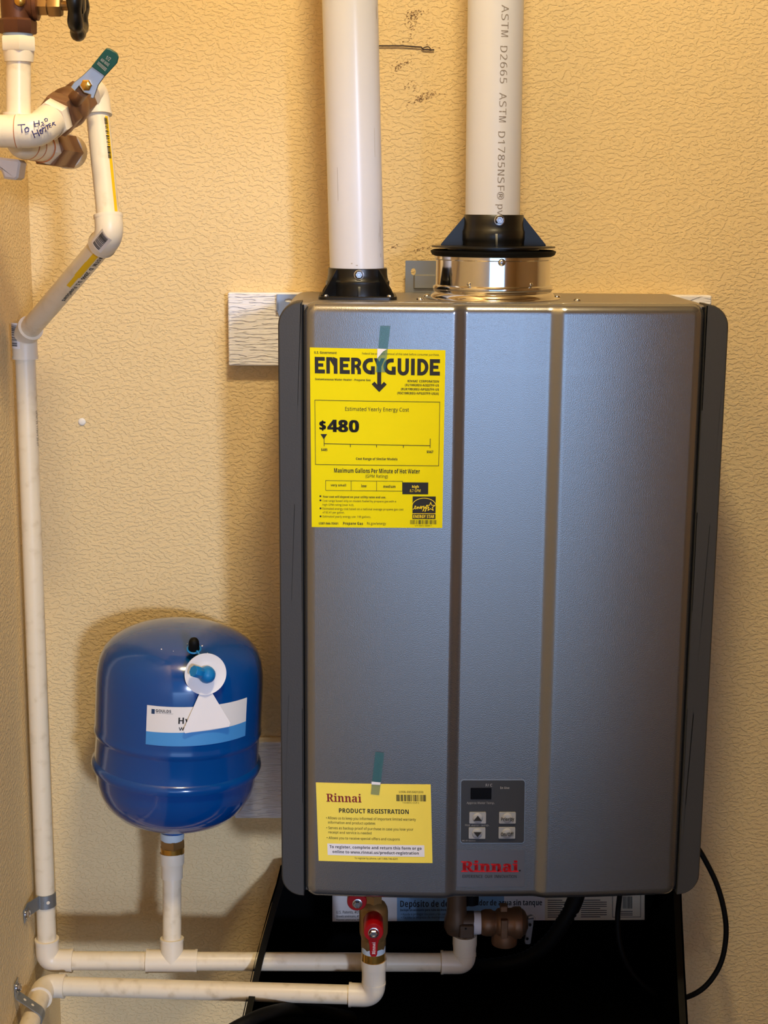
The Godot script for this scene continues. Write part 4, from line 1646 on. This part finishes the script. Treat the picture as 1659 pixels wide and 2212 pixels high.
	var ms := flat_map(Vector3(-0.2186, 1.6812, 0.4062), Vector3(-0.2082, 1.6750, 0.4062), Vector3(-0.2294, 1.6690, 0.4002), Vector3(-0.2210, 1.6611, 0.4002), 0, 0, 100, 100)
	for k in 3:
		rect_on(st, ms, 8, 72 + k * 6, 92, 75 + k * 6, 0.0006)
	text_on(st, ms, "600 WOG", 14, 46, 86, 62, "bold", false, 0.0006)
	text_on(st, ms, "1/2", 34, 18, 70, 38, "bold", false, 0.0006)
	part(lev, "lettering", st, M.ink_pale)

	# bronze gate valve at the top edge
	t = thing("gate_valve", "brown bronze gate valve with a black handwheel at the top left edge", "valve", Vector3(-0.3018, 1.7025, 0.3760))
	var gz := 0.376
	var gx := -0.3018
	st = begin()
	var gv := Transform3D(Basis(), Vector3(gx, 0, gz))
	lathe(st, prof([0, 1.6973, 0.0162, 1.6973, 0.0168, 1.6985, 0.0172, 1.7081, 0.0155, 1.7101, 0, 1.7101]), gv, 8, true, 0.2)
	part(t, "hex_collar", st, M.bronze_red)
	st = begin()
	lathe(st, prof([0, 1.7089, 0.0138, 1.7089, 0.0142, 1.7185, 0.0142, 1.7502, 0, 1.7502]), gv, 36)
	var hy := 1.7219
	var ho := Vector3(gx, hy, gz)
	lathe(st, prof([0, 0, 0.0115, 0.008, 0.0125, 0.0150, 0.0132, 0.0155, 0.0132, 0.0190, 0.0110, 0.0200, 0, 0.0200]), along(ho, Vector3(1, 0, 0)), 36)
	part(t, "body", st, M.bronze_red)
	st = begin()
	lathe(st, prof([0, 0.0195, 0.0088, 0.0195, 0.0092, 0.0205, 0.0092, 0.0275, 0, 0.0275]), along(ho, Vector3(1, 0, 0)), 6, true, 0.2)
	lathe(st, prof([0, 0.0270, 0.0065, 0.0270, 0.0065, 0.0290, 0, 0.0290]), along(ho, Vector3(1, 0, 0)), 30)
	lathe(st, prof([0, 0.0285, 0.0098, 0.0285, 0.0104, 0.0295, 0.0104, 0.0395, 0.0096, 0.0405, 0, 0.0405]), along(ho, Vector3(1, 0, 0)), 6, true, 0.2)
	lathe(st, prof([0, 0.0400, 0.0042, 0.0400, 0.0042, 0.0500, 0, 0.0500]), along(ho, Vector3(1, 0, 0)), 20)
	part(t, "packing_nut", st, M.brass_dull)
	st = begin()
	lathe(st, prof([0, 0, 0.0050, 0, 0.0046, 0.0020, 0.0030, 0.0032, 0, 0.0035]), along(Vector3(-0.2958, 1.7239, 0.3905), Vector3(0.1, 0, 1)), 20)
	part(t, "brass_plug", st, M.brass)
	st = begin()
	tube(st, [Vector3(gx, 1.7542, gz), Vector3(gx, 2.53, gz)], 0.0111, 24)
	part(t, "inlet_pipe", st, M.cpvc)
	var wd := Vector3(0.990, -0.03, -0.04).normalized()
	var wc := ho + Vector3(0.0530, 0.002, 0)
	var wx := along(wc, wd)
	st = begin()
	var ringp := []
	var ringr := []
	for k in 61:
		var a := TAU * k / 60.0
		var lobe := 0.5 + 0.5 * cos(a * 8.0)
		ringp.append(wx * Vector3((0.0235 + 0.0022 * lobe) * sin(a), 0.002, (0.0235 + 0.0022 * lobe) * cos(a)))
		ringr.append(0.0060 + 0.0012 * lobe)
	tube(st, ringp, ringr, 14, false)
	for k in 4:
		var a := TAU * k / 4.0 + 0.4
		tube(st, [wx * Vector3(0.004 * sin(a), 0.003, 0.004 * cos(a)), wx * Vector3(0.022 * sin(a), 0.003, 0.022 * cos(a))], 0.0032, 10)
	lathe(st, prof([0, -0.004, 0.0085, -0.004, 0.0085, 0.007, 0.006, 0.0085, 0, 0.0085]), wx, 24)
	part(t, "handwheel", st, M.black, "black scalloped handwheel")

	# pipe from the gate valve and the branch that runs back along the left wall
	t = thing("branch_pipe", "cream pipe dropping from the bronze gate valve behind the handwritten elbow at the left edge", "pipe", Vector3(-0.3044, 1.6298, 0.3760))
	st = begin()
	lathe(st, prof([0, 1.6945, 0.0132, 1.6945, 0.0132, 1.6985, 0, 1.6985]), gv, 36)
	part(t, "thread_tape", st, M.teflon)
	st = begin()
	lathe(st, prof([0, 1.6817, 0.0155, 1.6817, 0.0165, 1.6829, 0.0165, 1.6937, 0.0155, 1.6949, 0, 1.6949]), gv, 6, true, 0.25)
	lathe(st, prof([0, 1.6728, 0.0128, 1.6728, 0.0136, 1.6777, 0.0140, 1.6821, 0, 1.6821]), gv, 36)
	part(t, "adapter", st, M.cpvc_fitting)
	var p0 := Vector3(gx, 1.6825, gz)
	var p1 := Vector3(-0.3052, 1.6010, 0.3760)
	straight(t, "pipe", p0, p1, PR, M.cpvc)
	var bdir := Vector3(0.16, -0.02, -1).normalized()
	elbow(t, "elbow", p1, (p0 - p1), 0.02713, bdir, 0.060, 0.0136, M.cpvc_fitting, 1.1)
	for k in [0.018, 0.036]:
		primer(t, p1 + bdir * k, bdir, 0.0139)
	st = begin()
	var bx := along(p1, bdir)
	lathe(st, prof([0, 0.058, 0.0150, 0.058, 0.0160, 0.060, 0.0160, 0.072, 0, 0.072]), bx, 6, true, 0.3)
	part(t, "white_nut", st, M.cpvc_fitting)
	primer(t, p1 + bdir * 0.0575, bdir, 0.0146)
	t = thing("branch_valve", "dark bronze valve end behind and below the handwritten elbow", "valve", p1 + bdir * 0.09)
	st = begin()
	lathe(st, prof([0, 0.071, 0.0175, 0.071, 0.0185, 0.073, 0.0185, 0.092, 0.0170, 0.094, 0.0165, 0.110, 0.0175, 0.112, 0.0180, 0.128, 0, 0.128]), bx, 6, true, 0.1)
	part(t, "body", st, M.bronze)
	st = begin()
	lathe(st, prof([0, 0.127, 0.0170, 0.127, 0.0170, 0.142, 0, 0.142]), bx, 30)
	part(t, "white_nut", st, M.cpvc_fitting)

	# plastic hanger below
	st = begin()
	var hp := PackedVector2Array()
	for a in [Vector3(-0.3390, 1.5905, 0.3600), Vector3(-0.3092, 1.5870, 0.3600), Vector3(-0.3072, 1.5841, 0.3600), Vector3(-0.3099, 1.5706, 0.3600), Vector3(-0.3130, 1.5685, 0.3600), Vector3(-0.3232, 1.5697, 0.3600), Vector3(-0.3255, 1.5772, 0.3600), Vector3(-0.3395, 1.5796, 0.3600)]:
		hp.append(Vector2(a.x, a.y))
	extrude(st, hp, 0.335, 0.362, Transform3D(), 0.002)
	tag(part(self, "pipe_hanger", st, mat(Color(0.78, 0.72, 0.66), 0.5)), "white plastic pipe hanger on the left wall below the handwritten elbow", "pipe hanger")


func lever_plate(st: SurfaceTool, q: Array, n: Vector3, thick: float) -> void:
	var o: Vector3 = q[0]
	var x := (Vector3(1, 0, 0) - n * n.x).normalized()
	var y := n.cross(x)
	var poly := PackedVector2Array()
	for p in q:
		poly.append(Vector2((p - o).dot(x), (p - o).dot(y)))
	extrude(st, poly, -thick / 2.0, thick / 2.0, Transform3D(Basis(x, y, n), o), minf(0.0006, thick * 0.3))


# ------------------------------------------------------------------ valves below the heater

func service_valve() -> void:
	var z := 0.19
	var cx := 0.0278
	var t := thing("service_valve", "brass service valve with red levers under the left part of the water heater", "valve", Vector3(cx, 0.6888, z))
	var xf := Transform3D(Basis(), Vector3(cx, 0, z))
	var st := begin()
	lathe(st, prof([0, 0.6888, 0.0143, 0.6888, 0.0143, 0.6987, 0, 0.6987]), xf, 36)
	part(t, "brass_ring", st, M.brass)
	st = begin()
	lathe(st, prof([0, 0.6981, 0.0138, 0.6981, 0.0140, 0.7040, 0.0138, 0.7057, 0, 0.7057]), xf, 36)
	part(t, "sealing_tape", st, M.teflon)
	st = begin()
	lathe(st, prof([0, 0.7034, 0.0136, 0.7034, 0.0146, 0.7052, 0.0146, 0.7162, 0.0146, 0.7168]), xf, 8, true, 0.2)
	lathe(st, prof([0.0142, 0.7151, 0.0150, 0.7185, 0.0163, 0.7220, 0.0166, 0.7273, 0.0166, 0.7487, 0.0158, 0.7533, 0.0135, 0.7579, 0.0090, 0.7614, 0.0085, HB + 0.004, 0, HB + 0.004]), xf, 48)
	part(t, "body", st, M.brass_dull)
	st = begin()
	lathe(st, prof([0.0105, 0.7596, 0.0105, 0.7706]), xf, 6, true)
	part(t, "hex_neck", st, M.brass_dull)
	var hub := Vector3(0.0270, 0.7462, 0.2370)
	var hd := Vector3(0, 0, 1)
	var lev := Node3D.new()
	lev.name = "lever"
	t.add_child(lev)
	st = begin()
	lathe(st, prof([0, 0, 0.0112, 0, 0.0112, 0.0290, 0.0104, 0.0300, 0, 0.0300]), along(hub - hd * 0.0295, hd), 36)
	var arm := []
	for p in [Vector3(0.0197, 0.7417, 0.2370), Vector3(0.0224, 0.7304, 0.2370), Vector3(0.0230, 0.7191, 0.2370), Vector3(0.0246, 0.7162, 0.2370), Vector3(0.0298, 0.7162, 0.2370), Vector3(0.0313, 0.7190, 0.2370), Vector3(0.0318, 0.7304, 0.2370), Vector3(0.0343, 0.7417, 0.2370)]:
		arm.append(p - Vector3(0, 0, 0.002))
	lever_plate(st, arm, Vector3(0, 0.0, 1), 0.0044)
	part(lev, "handle", st, M.red, "red enamelled lever")
	st = begin()
	screw_head(st, hub + hd * 0.0004, hd, 0.0046, true)
	part(lev, "screw", st, M.screw)
	st = begin()
	var mt := flat_map(Vector3(0.0245, 0.7193, 0.2374), Vector3(0.0245, 0.7351, 0.2374), Vector3(0.0298, 0.7192, 0.2374), Vector3(0.0297, 0.7351, 0.2374), 0, 0, 28, 10)
	text_on(st, mt, "Rinnai", 1, 1.5, 27, 8.5, "serif", false, 0.0002)
	part(lev, "lettering", st, M.ink_white)
	# drain knob at the side
	var kn := Node3D.new()
	kn.name = "drain_knob"
	t.add_child(kn)
	var kc := Vector3(0.0082, 0.7760, 0.2220)
	st = begin()
	lathe(st, prof([0, -0.024, 0.0095, -0.024, 0.0110, -0.012, 0.0112, -0.001, 0.0104, 0, 0, 0]), along(kc, hd), 36)
	part(kn, "handle", st, M.red)
	st = begin()
	screw_head(st, kc + Vector3(0.0005, -0.002, 0.0002), hd, 0.0042, true)
	part(kn, "screw", st, M.screw)
	st = begin()
	tube(st, [kc - hd * 0.03, Vector3(cx, kc.y, z)], 0.0075, 20)
	part(kn, "side_arm", st, M.brass_dull)


func relief_valve() -> void:
	var z := 0.13
	var t := thing("relief_valve", "bronze relief valve lying sideways under the middle of the water heater", "valve", Vector3(0.1864, 0.7033, 0.1300))
	# dark tee body
	var b := Vector3(0.1379, 0.6992, 0.1300)
	var st := begin()
	var vx := 0.1283
	lathe(st, prof([0, 0.6896, 0.0115, 0.6908, 0.0148, 0.6981, 0.0148, 0.7083, 0.0125, 0.7161, 0.0118, 0.7263, 0.0118, HB + 0.004]), Transform3D(Basis(), Vector3(vx, 0, z)), 36)
	tube(st, [Vector3(vx, 0.7041, z), Vector3(0.1490, 0.7040, 0.1300)], 0.0135, 30)
	lathe(st, prof([0, 0.6872, 0.0118, 0.6872, 0.0135, 0.6932, 0.0118, 0.7017, 0, 0.7029]), Transform3D(Basis(), Vector3(b.x, 0, z)), 6, true)
	box(st, Vector3(0.1396, 0.6997, 0.1380), Vector3(0.0172, 0.0165, 0.018), 0.0012)
	part(t, "tee_body", st, M.bronze_dark, "dark bronze tee")
	st = begin()
	lathe(st, prof([0, 0, 0.0012, 0, 0.0012, 0.0004, 0, 0.0004]), along(Vector3(0.1383, 0.7044, 0.1471), Vector3(0, 0, 1)), 14)
	part(t, "bore_mark", st, M.rubber)
	st = begin()
	lathe(st, prof([0, 0.7191, 0.0092, 0.7191, 0.0095, 0.7215, 0.0095, HB + 0.003, 0, HB + 0.003]), Transform3D(Basis(), Vector3(0.1470, 0.7134, 0.1100) * Vector3(1, 0, 1)), 24)
	part(t, "rubber_sleeve", st, M.rubber)
	# axis towards +x
	var a := Vector3(0.1479, 0.7034, 0.1300)
	var xf := along(a, Vector3(1, 0, 0))
	var s := 0.00056
	st = begin()
	var ring := [Vector2(0, 0), Vector2(24 * s, 0), Vector2(24.5 * s, 1 * s)]
	for k in 8:
		ring.append(Vector2((24.2 if k % 2 else 24.8) * s, (2 + 1.8 * k) * s))
	ring.append_array([Vector2(24 * s, 17 * s), Vector2(0, 17.5 * s)])
	lathe(st, ring, xf, 44)
	part(t, "sealing_tape", st, M.ink_white, "white thread tape")
	st = begin()
	var pr := []
	for p in [[0, 16], [23, 17], [26, 20], [28.5, 27], [28.5, 40], [25, 45], [24.5, 49], [28, 52], [30.5, 55], [31, 62], [31, 84], [33, 87], [34, 90], [34, 102], [33, 104], [30, 105], [0, 106]]:
		pr.append(Vector2(p[0] * s, p[1] * s))
	lathe(st, pr, xf, 48)
	part(t, "valve_body", st, M.bronze)
	st = begin()
	pr = []
	for p in [[0, 104], [30, 104], [29, 108], [24, 113], [17, 116], [14, 118], [0, 118]]:
		pr.append(Vector2(p[0] * s, p[1] * s))
	lathe(st, pr, xf, 48)
	part(t, "bonnet", st, M.bronze_dark)
	st = begin()
	var ox := 0.1865
	var oy := 0.6764
	lathe(st, prof([0.0100, oy + 0.004, 0.0130, oy, 0.0152, oy + 0.0004, 0.0157, oy + 0.0025, 0.0157, oy + 0.010, 0.0142, oy + 0.024, 0, oy + 0.030]), Transform3D(Basis(), Vector3(ox, 0, z)), 40)
	part(t, "outlet", st, M.bronze)
	st = begin()
	var rib0 := Vector3(0.1843, 0.7154, 0.1480)
	box(st, Vector3(rib0.x, 0.7035, 0.1405), Vector3(15 * s, 42 * s, 0.016), 0.0008)
	box(st, Vector3(0.1848, 0.7219, 0.1300), Vector3(16 * s, 0.010, 0.010), 0.0010)
	part(t, "rib", st, M.bronze)
	var lev := Node3D.new()
	lev.name = "lever"
	t.add_child(lev)
	st = begin()
	lever_plate(st, [Vector3(0.2141, 0.7105, 0.1350), Vector3(0.2213, 0.7111, 0.1350), Vector3(0.2209, 0.7020, 0.1360), Vector3(0.2184, 0.6795, 0.1390), Vector3(0.2162, 0.6783, 0.1390), Vector3(0.2117, 0.6795, 0.1390), Vector3(0.2105, 0.6832, 0.1390)], Vector3(0.25, 0.05, 1).normalized(), 0.0020)
	part(lev, "tab", st, M.zinc, "steel test lever")
	st = begin()
	tube(st, [Vector3(0.2087, 0.7038, 0.1300), Vector3(0.2164, 0.7062, 0.1300)], 0.0030, 12)
	lever_plate(st, [Vector3(0.2129, 0.7079, 0.1310), Vector3(0.2141, 0.7116, 0.1300), Vector3(0.2196, 0.7134, 0.1300), Vector3(0.2229, 0.7109, 0.1310), Vector3(0.2229, 0.7072, 0.1320)], Vector3(0.25, 0.4, 1).normalized(), 0.0080)
	part(lev, "clevis", st, M.steel_dark)
	st = begin()
	for p in [Vector3(0.2162, 0.7039, 0.1372), Vector3(0.2130, 0.6872, 0.1398)]:
		lathe(st, prof([0, 0, 0.0018, 0, 0.0018, 0.0003, 0, 0.0003]), along(p, Vector3(0.25, 0.05, 1)), 14)
	part(lev, "pin_hole", st, M.rubber)


# ------------------------------------------------------------------ drain pan below the heater

func drain_pan() -> void:
	var t := thing("drain_pan", "black plastic drain pan against the wall below the water heater with a paper product label", "drain pan", Vector3(0.1703, 0.5785, 0.0200))
	var z0 := 0.006
	var lb := [Vector3(-0.0847, 0.7219, 0.0100), Vector3(-0.0883, 0.7006, 0.0120), Vector3(-0.0899, 0.6399, 0.0120), Vector3(-0.0929, 0.5490, 0.0120), Vector3(-0.0939, 0.4027, 0.0120)]
	var lf := [Vector3(-0.0849, 0.7311, 0.0300), Vector3(-0.0894, 0.7159, 0.0480), Vector3(-0.0956, 0.7029, 0.0750), Vector3(-0.1096, 0.6685, 0.1500), Vector3(-0.1224, 0.6250, 0.2250), Vector3(-0.1327, 0.5814, 0.2900)]
	var rf := [Vector3(0.4183, 0.7237, 0.0300), Vector3(0.4154, 0.7039, 0.0480), Vector3(0.4106, 0.6952, 0.0750), Vector3(0.3998, 0.6545, 0.1500), Vector3(0.3888, 0.6224, 0.2250), Vector3(0.3798, 0.5783, 0.2900)]
	var lbk := []
	var rbk := []
	for i in lf.size():
		lbk.append(Vector3(lf[i].x + 0.012, lf[i].y, z0))
		rbk.append(Vector3(rf[i].x - 0.012, rf[i].y, z0))
	var st := begin()
	for i in lf.size() - 1:
		flat_quad(st, lbk[i], rbk[i], rbk[i + 1], lbk[i + 1], Vector3(0, 0, 1))
	part(t, "back_panel", st, M.void_black)
	st = begin()
	for i in lf.size() - 1:
		flat_quad(st, lf[i], lbk[i], lbk[i + 1], lf[i + 1], Vector3(1, 0, 0))
		flat_quad(st, lf[i] + Vector3(-0.0025, 0, 0), lbk[i] + Vector3(-0.0025, 0, 0), lbk[i + 1] + Vector3(-0.0025, 0, 0), lf[i + 1] + Vector3(-0.0025, 0, 0), Vector3(-1, 0, 0))
	part(t, "side_panel", st, M.void_black)
	st = begin()
	for i in rf.size() - 1:
		flat_quad(st, rf[i], rbk[i], rbk[i + 1], rf[i + 1], Vector3(-1, 0, 0))
		flat_quad(st, rf[i] + Vector3(0.0025, 0, 0), rbk[i] + Vector3(0.0025, 0, 0), rbk[i + 1] + Vector3(0.0025, 0, 0), rf[i + 1] + Vector3(0.0025, 0, 0), Vector3(1, 0, 0))
	part(t, "side_panel", st, M.void_black)
	for e in [[lf, 1.0], [rf, -1.0]]:
		st = begin()
		var pts := []
		for p in e[0]:
			pts.append(p + Vector3(e[1] * 0.0035, 0, 0))
		ribbon(st, pts, Vector3(1, 0, 0), 0.0075, 0.0022)
		part(t, "rim", st, M.rubber)
	st = begin()
	flat_quad(st, lbk[-1], rbk[-1], rf[-1], lf[-1], Vector3(0, 1, 0))
	box(st, (lf[-1] + rf[-1]) / 2.0 + Vector3(0, 0.03, 0), Vector3(rf[-1].x - lf[-1].x, 0.07, 0.004), 0.001)
	part(t, "bottom_lip", st, M.void_black)
	# paper label
	var mp := flat_map(Vector3(-0.0222, 0.7079, 0.0075), Vector3(0.3785, 0.7069, 0.0075), Vector3(-0.0222, 0.6439, 0.0075), Vector3(0.3811, 0.6451, 0.0075), 718, 1890, 1392, 1988)
	var lab := Node3D.new()
	lab.name = "product_label"
	t.add_child(lab)
	st = begin()
	sheet(st, mp, 718, 1890, 1392, 1988, 6, 1, 0.0008)
	part(lab, "paper", st, M.label_white)
	st = begin()
	rect_on(st, mp, 857, 1890, 1088, 1988, 0.0010)
	part(lab, "blue_field", st, mat(Color(0.47, 0.61, 0.74), 0.5))
	st = begin()
	rect_on(st, mp, 1176, 1890, 1392, 1988, 0.0010)
	part(lab, "cream_field", st, mat(Color(0.86, 0.80, 0.68), 0.6))
	st = begin()
	text_on(st, mp, "Depósito de desagüe", 864, 1943, 1010, 1962, "bold", false, 0.0013)
	text_on(st, mp, "calentador de agua sin tanque", 990, 1942, 1170, 1959, "bold", false, 0.0013)
	text_on(st, mp, "Incluye un accesorio para tubo de drenaje", 864, 1961, 970, 1968, "bold", false, 0.0013)
	text_on(st, mp, "• Ayuda a proteger los pisos y las paredes", 866, 1970, 974, 1977, "sans", false, 0.0013)
	text_on(st, mp, "• Facilita la limpieza de mantenimiento", 866, 1977, 974, 1984, "sans", false, 0.0013)
	text_on(st, mp, "U.S. Patents, #D557", 727, 1965, 785, 1972, "sans", false, 0.0013)
	text_on(st, mp, "Brevets américains, #D557", 727, 1974, 785, 1980, "sans", false, 0.0013)
	text_on(st, mp, "Patentes americanas, #D557", 727, 1982, 785, 1987, "sans", false, 0.0013)
	for k in 9:
		rect_on(st, mp, 1182, 1943 + k * 4.6, (1222 if k % 3 else 1214), 1944.6 + k * 4.6, 0.0013)
		rect_on(st, mp, 1254, 1943 + k * 4.6, (1310 if k % 4 else 1296), 1944.6 + k * 4.6, 0.0013)
	frame_on(st, mp, 1322, 1930, 1384, 1982, 1, 0.0013)
	bars_on(st, mp, 1344, 1936, 1366, 1963, 4, true, 0.0013)
	for k in 3:
		rect_on(st, mp, 1340, 1968 + k * 4, 1366, 1969.6 + k * 4, 0.0013)
	part(lab, "printed_text", st, M.ink)


func small_things() -> void:
	# power cord in a loop at the right
	var st := begin()
	var pts := smooth([Vector3(0.4074, 0.7975, 0.0700), Vector3(0.4244, 0.7801, 0.0750), Vector3(0.4374, 0.7604, 0.0800), Vector3(0.4527, 0.7296, 0.0850), Vector3(0.4625, 0.6951, 0.0900), Vector3(0.4654, 0.6633, 0.0920), Vector3(0.4603, 0.6301, 0.0940), Vector3(0.4456, 0.6038, 0.0960), Vector3(0.4258, 0.5904, 0.1000), Vector3(0.4011, 0.5905, 0.1100), Vector3(0.3774, 0.5997, 0.1150), Vector3(0.3537, 0.6196, 0.1150), Vector3(0.3377, 0.6423, 0.1100), Vector3(0.3302, 0.6675, 0.1050), Vector3(0.3284, 0.6925, 0.1000), Vector3(0.3296, 0.7201, 0.1000), Vector3(0.3307, 0.7612, 0.1100)], 6)
	tube(st, pts, 0.0033, 14)
	tag(part(self, "power_cord", st, M.rubber), "thin black power cord looping from the right side of the heater to its underside", "cord")
	# ribbed hose from the heater underside
	st = begin()
	var hp := smooth([Vector3(0.2772, 0.7587, 0.1300), Vector3(0.2693, 0.7289, 0.1300), Vector3(0.2581, 0.7039, 0.1280), Vector3(0.2416, 0.6725, 0.1200), Vector3(0.2181, 0.6471, 0.1100), Vector3(0.1882, 0.6326, 0.1000), Vector3(0.1500, 0.6188, 0.0800)], 10)
	var hr := []
	for i in hp.size():
		hr.append(0.0098 if i < 14 else (0.0095 if i % 2 else 0.0082))
	tube(st, hp, hr, 20)
	tag(part(self, "drain_hose", st, M.rubber), "black ribbed hose hanging from the heater underside in front of the paper label", "hose")
	st = begin()
	tube(st, smooth([Vector3(-0.1626, 0.6249, 0.2700), Vector3(-0.1225, 0.6391, 0.2500), Vector3(-0.0929, 0.6365, 0.2200), Vector3(-0.0571, 0.6191, 0.1800), Vector3(0.0030, 0.5836, 0.1400)], 8), 0.0085, 20)
	tag(part(self, "flexible_hose", st, M.rubber), "black flexible hose crossing the lower left corner of the drain pan", "hose")
	# bent wire on the wall
	st = begin()
	tube(st, [Vector3(0.0155, 1.7265, 0.0030), Vector3(0.0579, 1.7269, 0.0030), Vector3(0.0792, 1.7256, 0.0030), Vector3(0.0814, 1.7230, 0.0030), Vector3(0.0856, 1.7228, 0.0030), Vector3(0.0941, 1.7227, 0.0030)], 0.00085, 8)
	tube(st, smooth([Vector3(0.0803, 1.7241, 0.0030), Vector3(0.0840, 1.7256, 0.0030), Vector3(0.0877, 1.7259, 0.0030), Vector3(0.0899, 1.7236, 0.0030)], 4), 0.0006, 8)
	tag(part(self, "bent_wire", st, M.wire), "thin dark wire lying on the wall between the two vent pipes", "wire")
	# filled hole in the wall
	st = begin()
	lathe(st, prof([0.0046, 0.0, 0.0040, 0.0010, 0.0025, 0.0016, 0, 0.0018]), Transform3D(Basis(Vector3(1, 0, 0), Vector3(0, 0, 1), Vector3(0, -1, 0)), Vector3(-0.3233, 1.2901, 0.0005)), 20)
	tag(part(self, "filler_spot", st, M.spackle), "small round white dab of filler on the wall left of the heater", "filler spot")
	# scuffs on the wall between the vents
	var rng := RandomNumberGenerator.new()
	rng.seed = 4
	st = begin()
	for g in [[Vector3(0.0678, 1.7593, 0.0000), 0.009, 0.005, 46], [Vector3(0.0762, 1.7645, 0.0000), 0.016, 0.004, 26], [Vector3(0.0674, 1.7482, 0.0000), 0.007, 0.012, 26], [Vector3(0.0654, 1.7329, 0.0000), 0.008, 0.004, 12], [Vector3(0.0572, 1.7062, 0.0000), 0.012, 0.004, 40], [Vector3(0.0774, 1.6677, 0.0000), 0.014, 0.004, 50], [Vector3(0.0880, 1.6715, 0.0000), 0.016, 0.005, 44],
		[Vector3(0.0681, 1.6816, 0.0000), 0.012, 0.005, 10], [Vector3(0.0483, 1.4992, 0.0000), 0.006, 0.002, 12], [Vector3(0.0794, 1.4962, 0.0000), 0.014, 0.002, 14], [Vector3(0.0741, 1.7217, 0.0000), 0.03, 0.03, 16]]:
		var o: Vector3 = g[0]
		for i in g[3]:
			var x: float = o.x + clampf(rng.randfn(0.0, 0.5), -1.4, 1.4) * g[1]
			var y: float = o.y + clampf(rng.randfn(0.0, 0.5), -1.4, 1.4) * g[2] + (x - o.x) * 0.25
			var r := rng.randf_range(0.00025, 0.0008)
			var tilt := rng.randf_range(-0.3, 1.2)
			var poly := []
			for k in 7:
				var a := TAU * k / 7.0
				var q := Vector2(r * 1.7 * cos(a), r * 0.55 * sin(a)) * rng.randf_range(0.7, 1.2)
				q = q.rotated(tilt)
				poly.append(Vector3(x + q.x, y + q.y, 0.0006))
			for k in range(1, 6):
				tri(st, poly[0], Vector3(0, 0, 1), poly[k], Vector3(0, 0, 1), poly[k + 1], Vector3(0, 0, 1))
	var sc := part(self, "wall_scuffs", st, M.stain)
	sc.set_meta("kind", "stuff")
	tag(sc, "brown scuff marks and chipped paint on the wall between the vent pipes", "scuff marks")
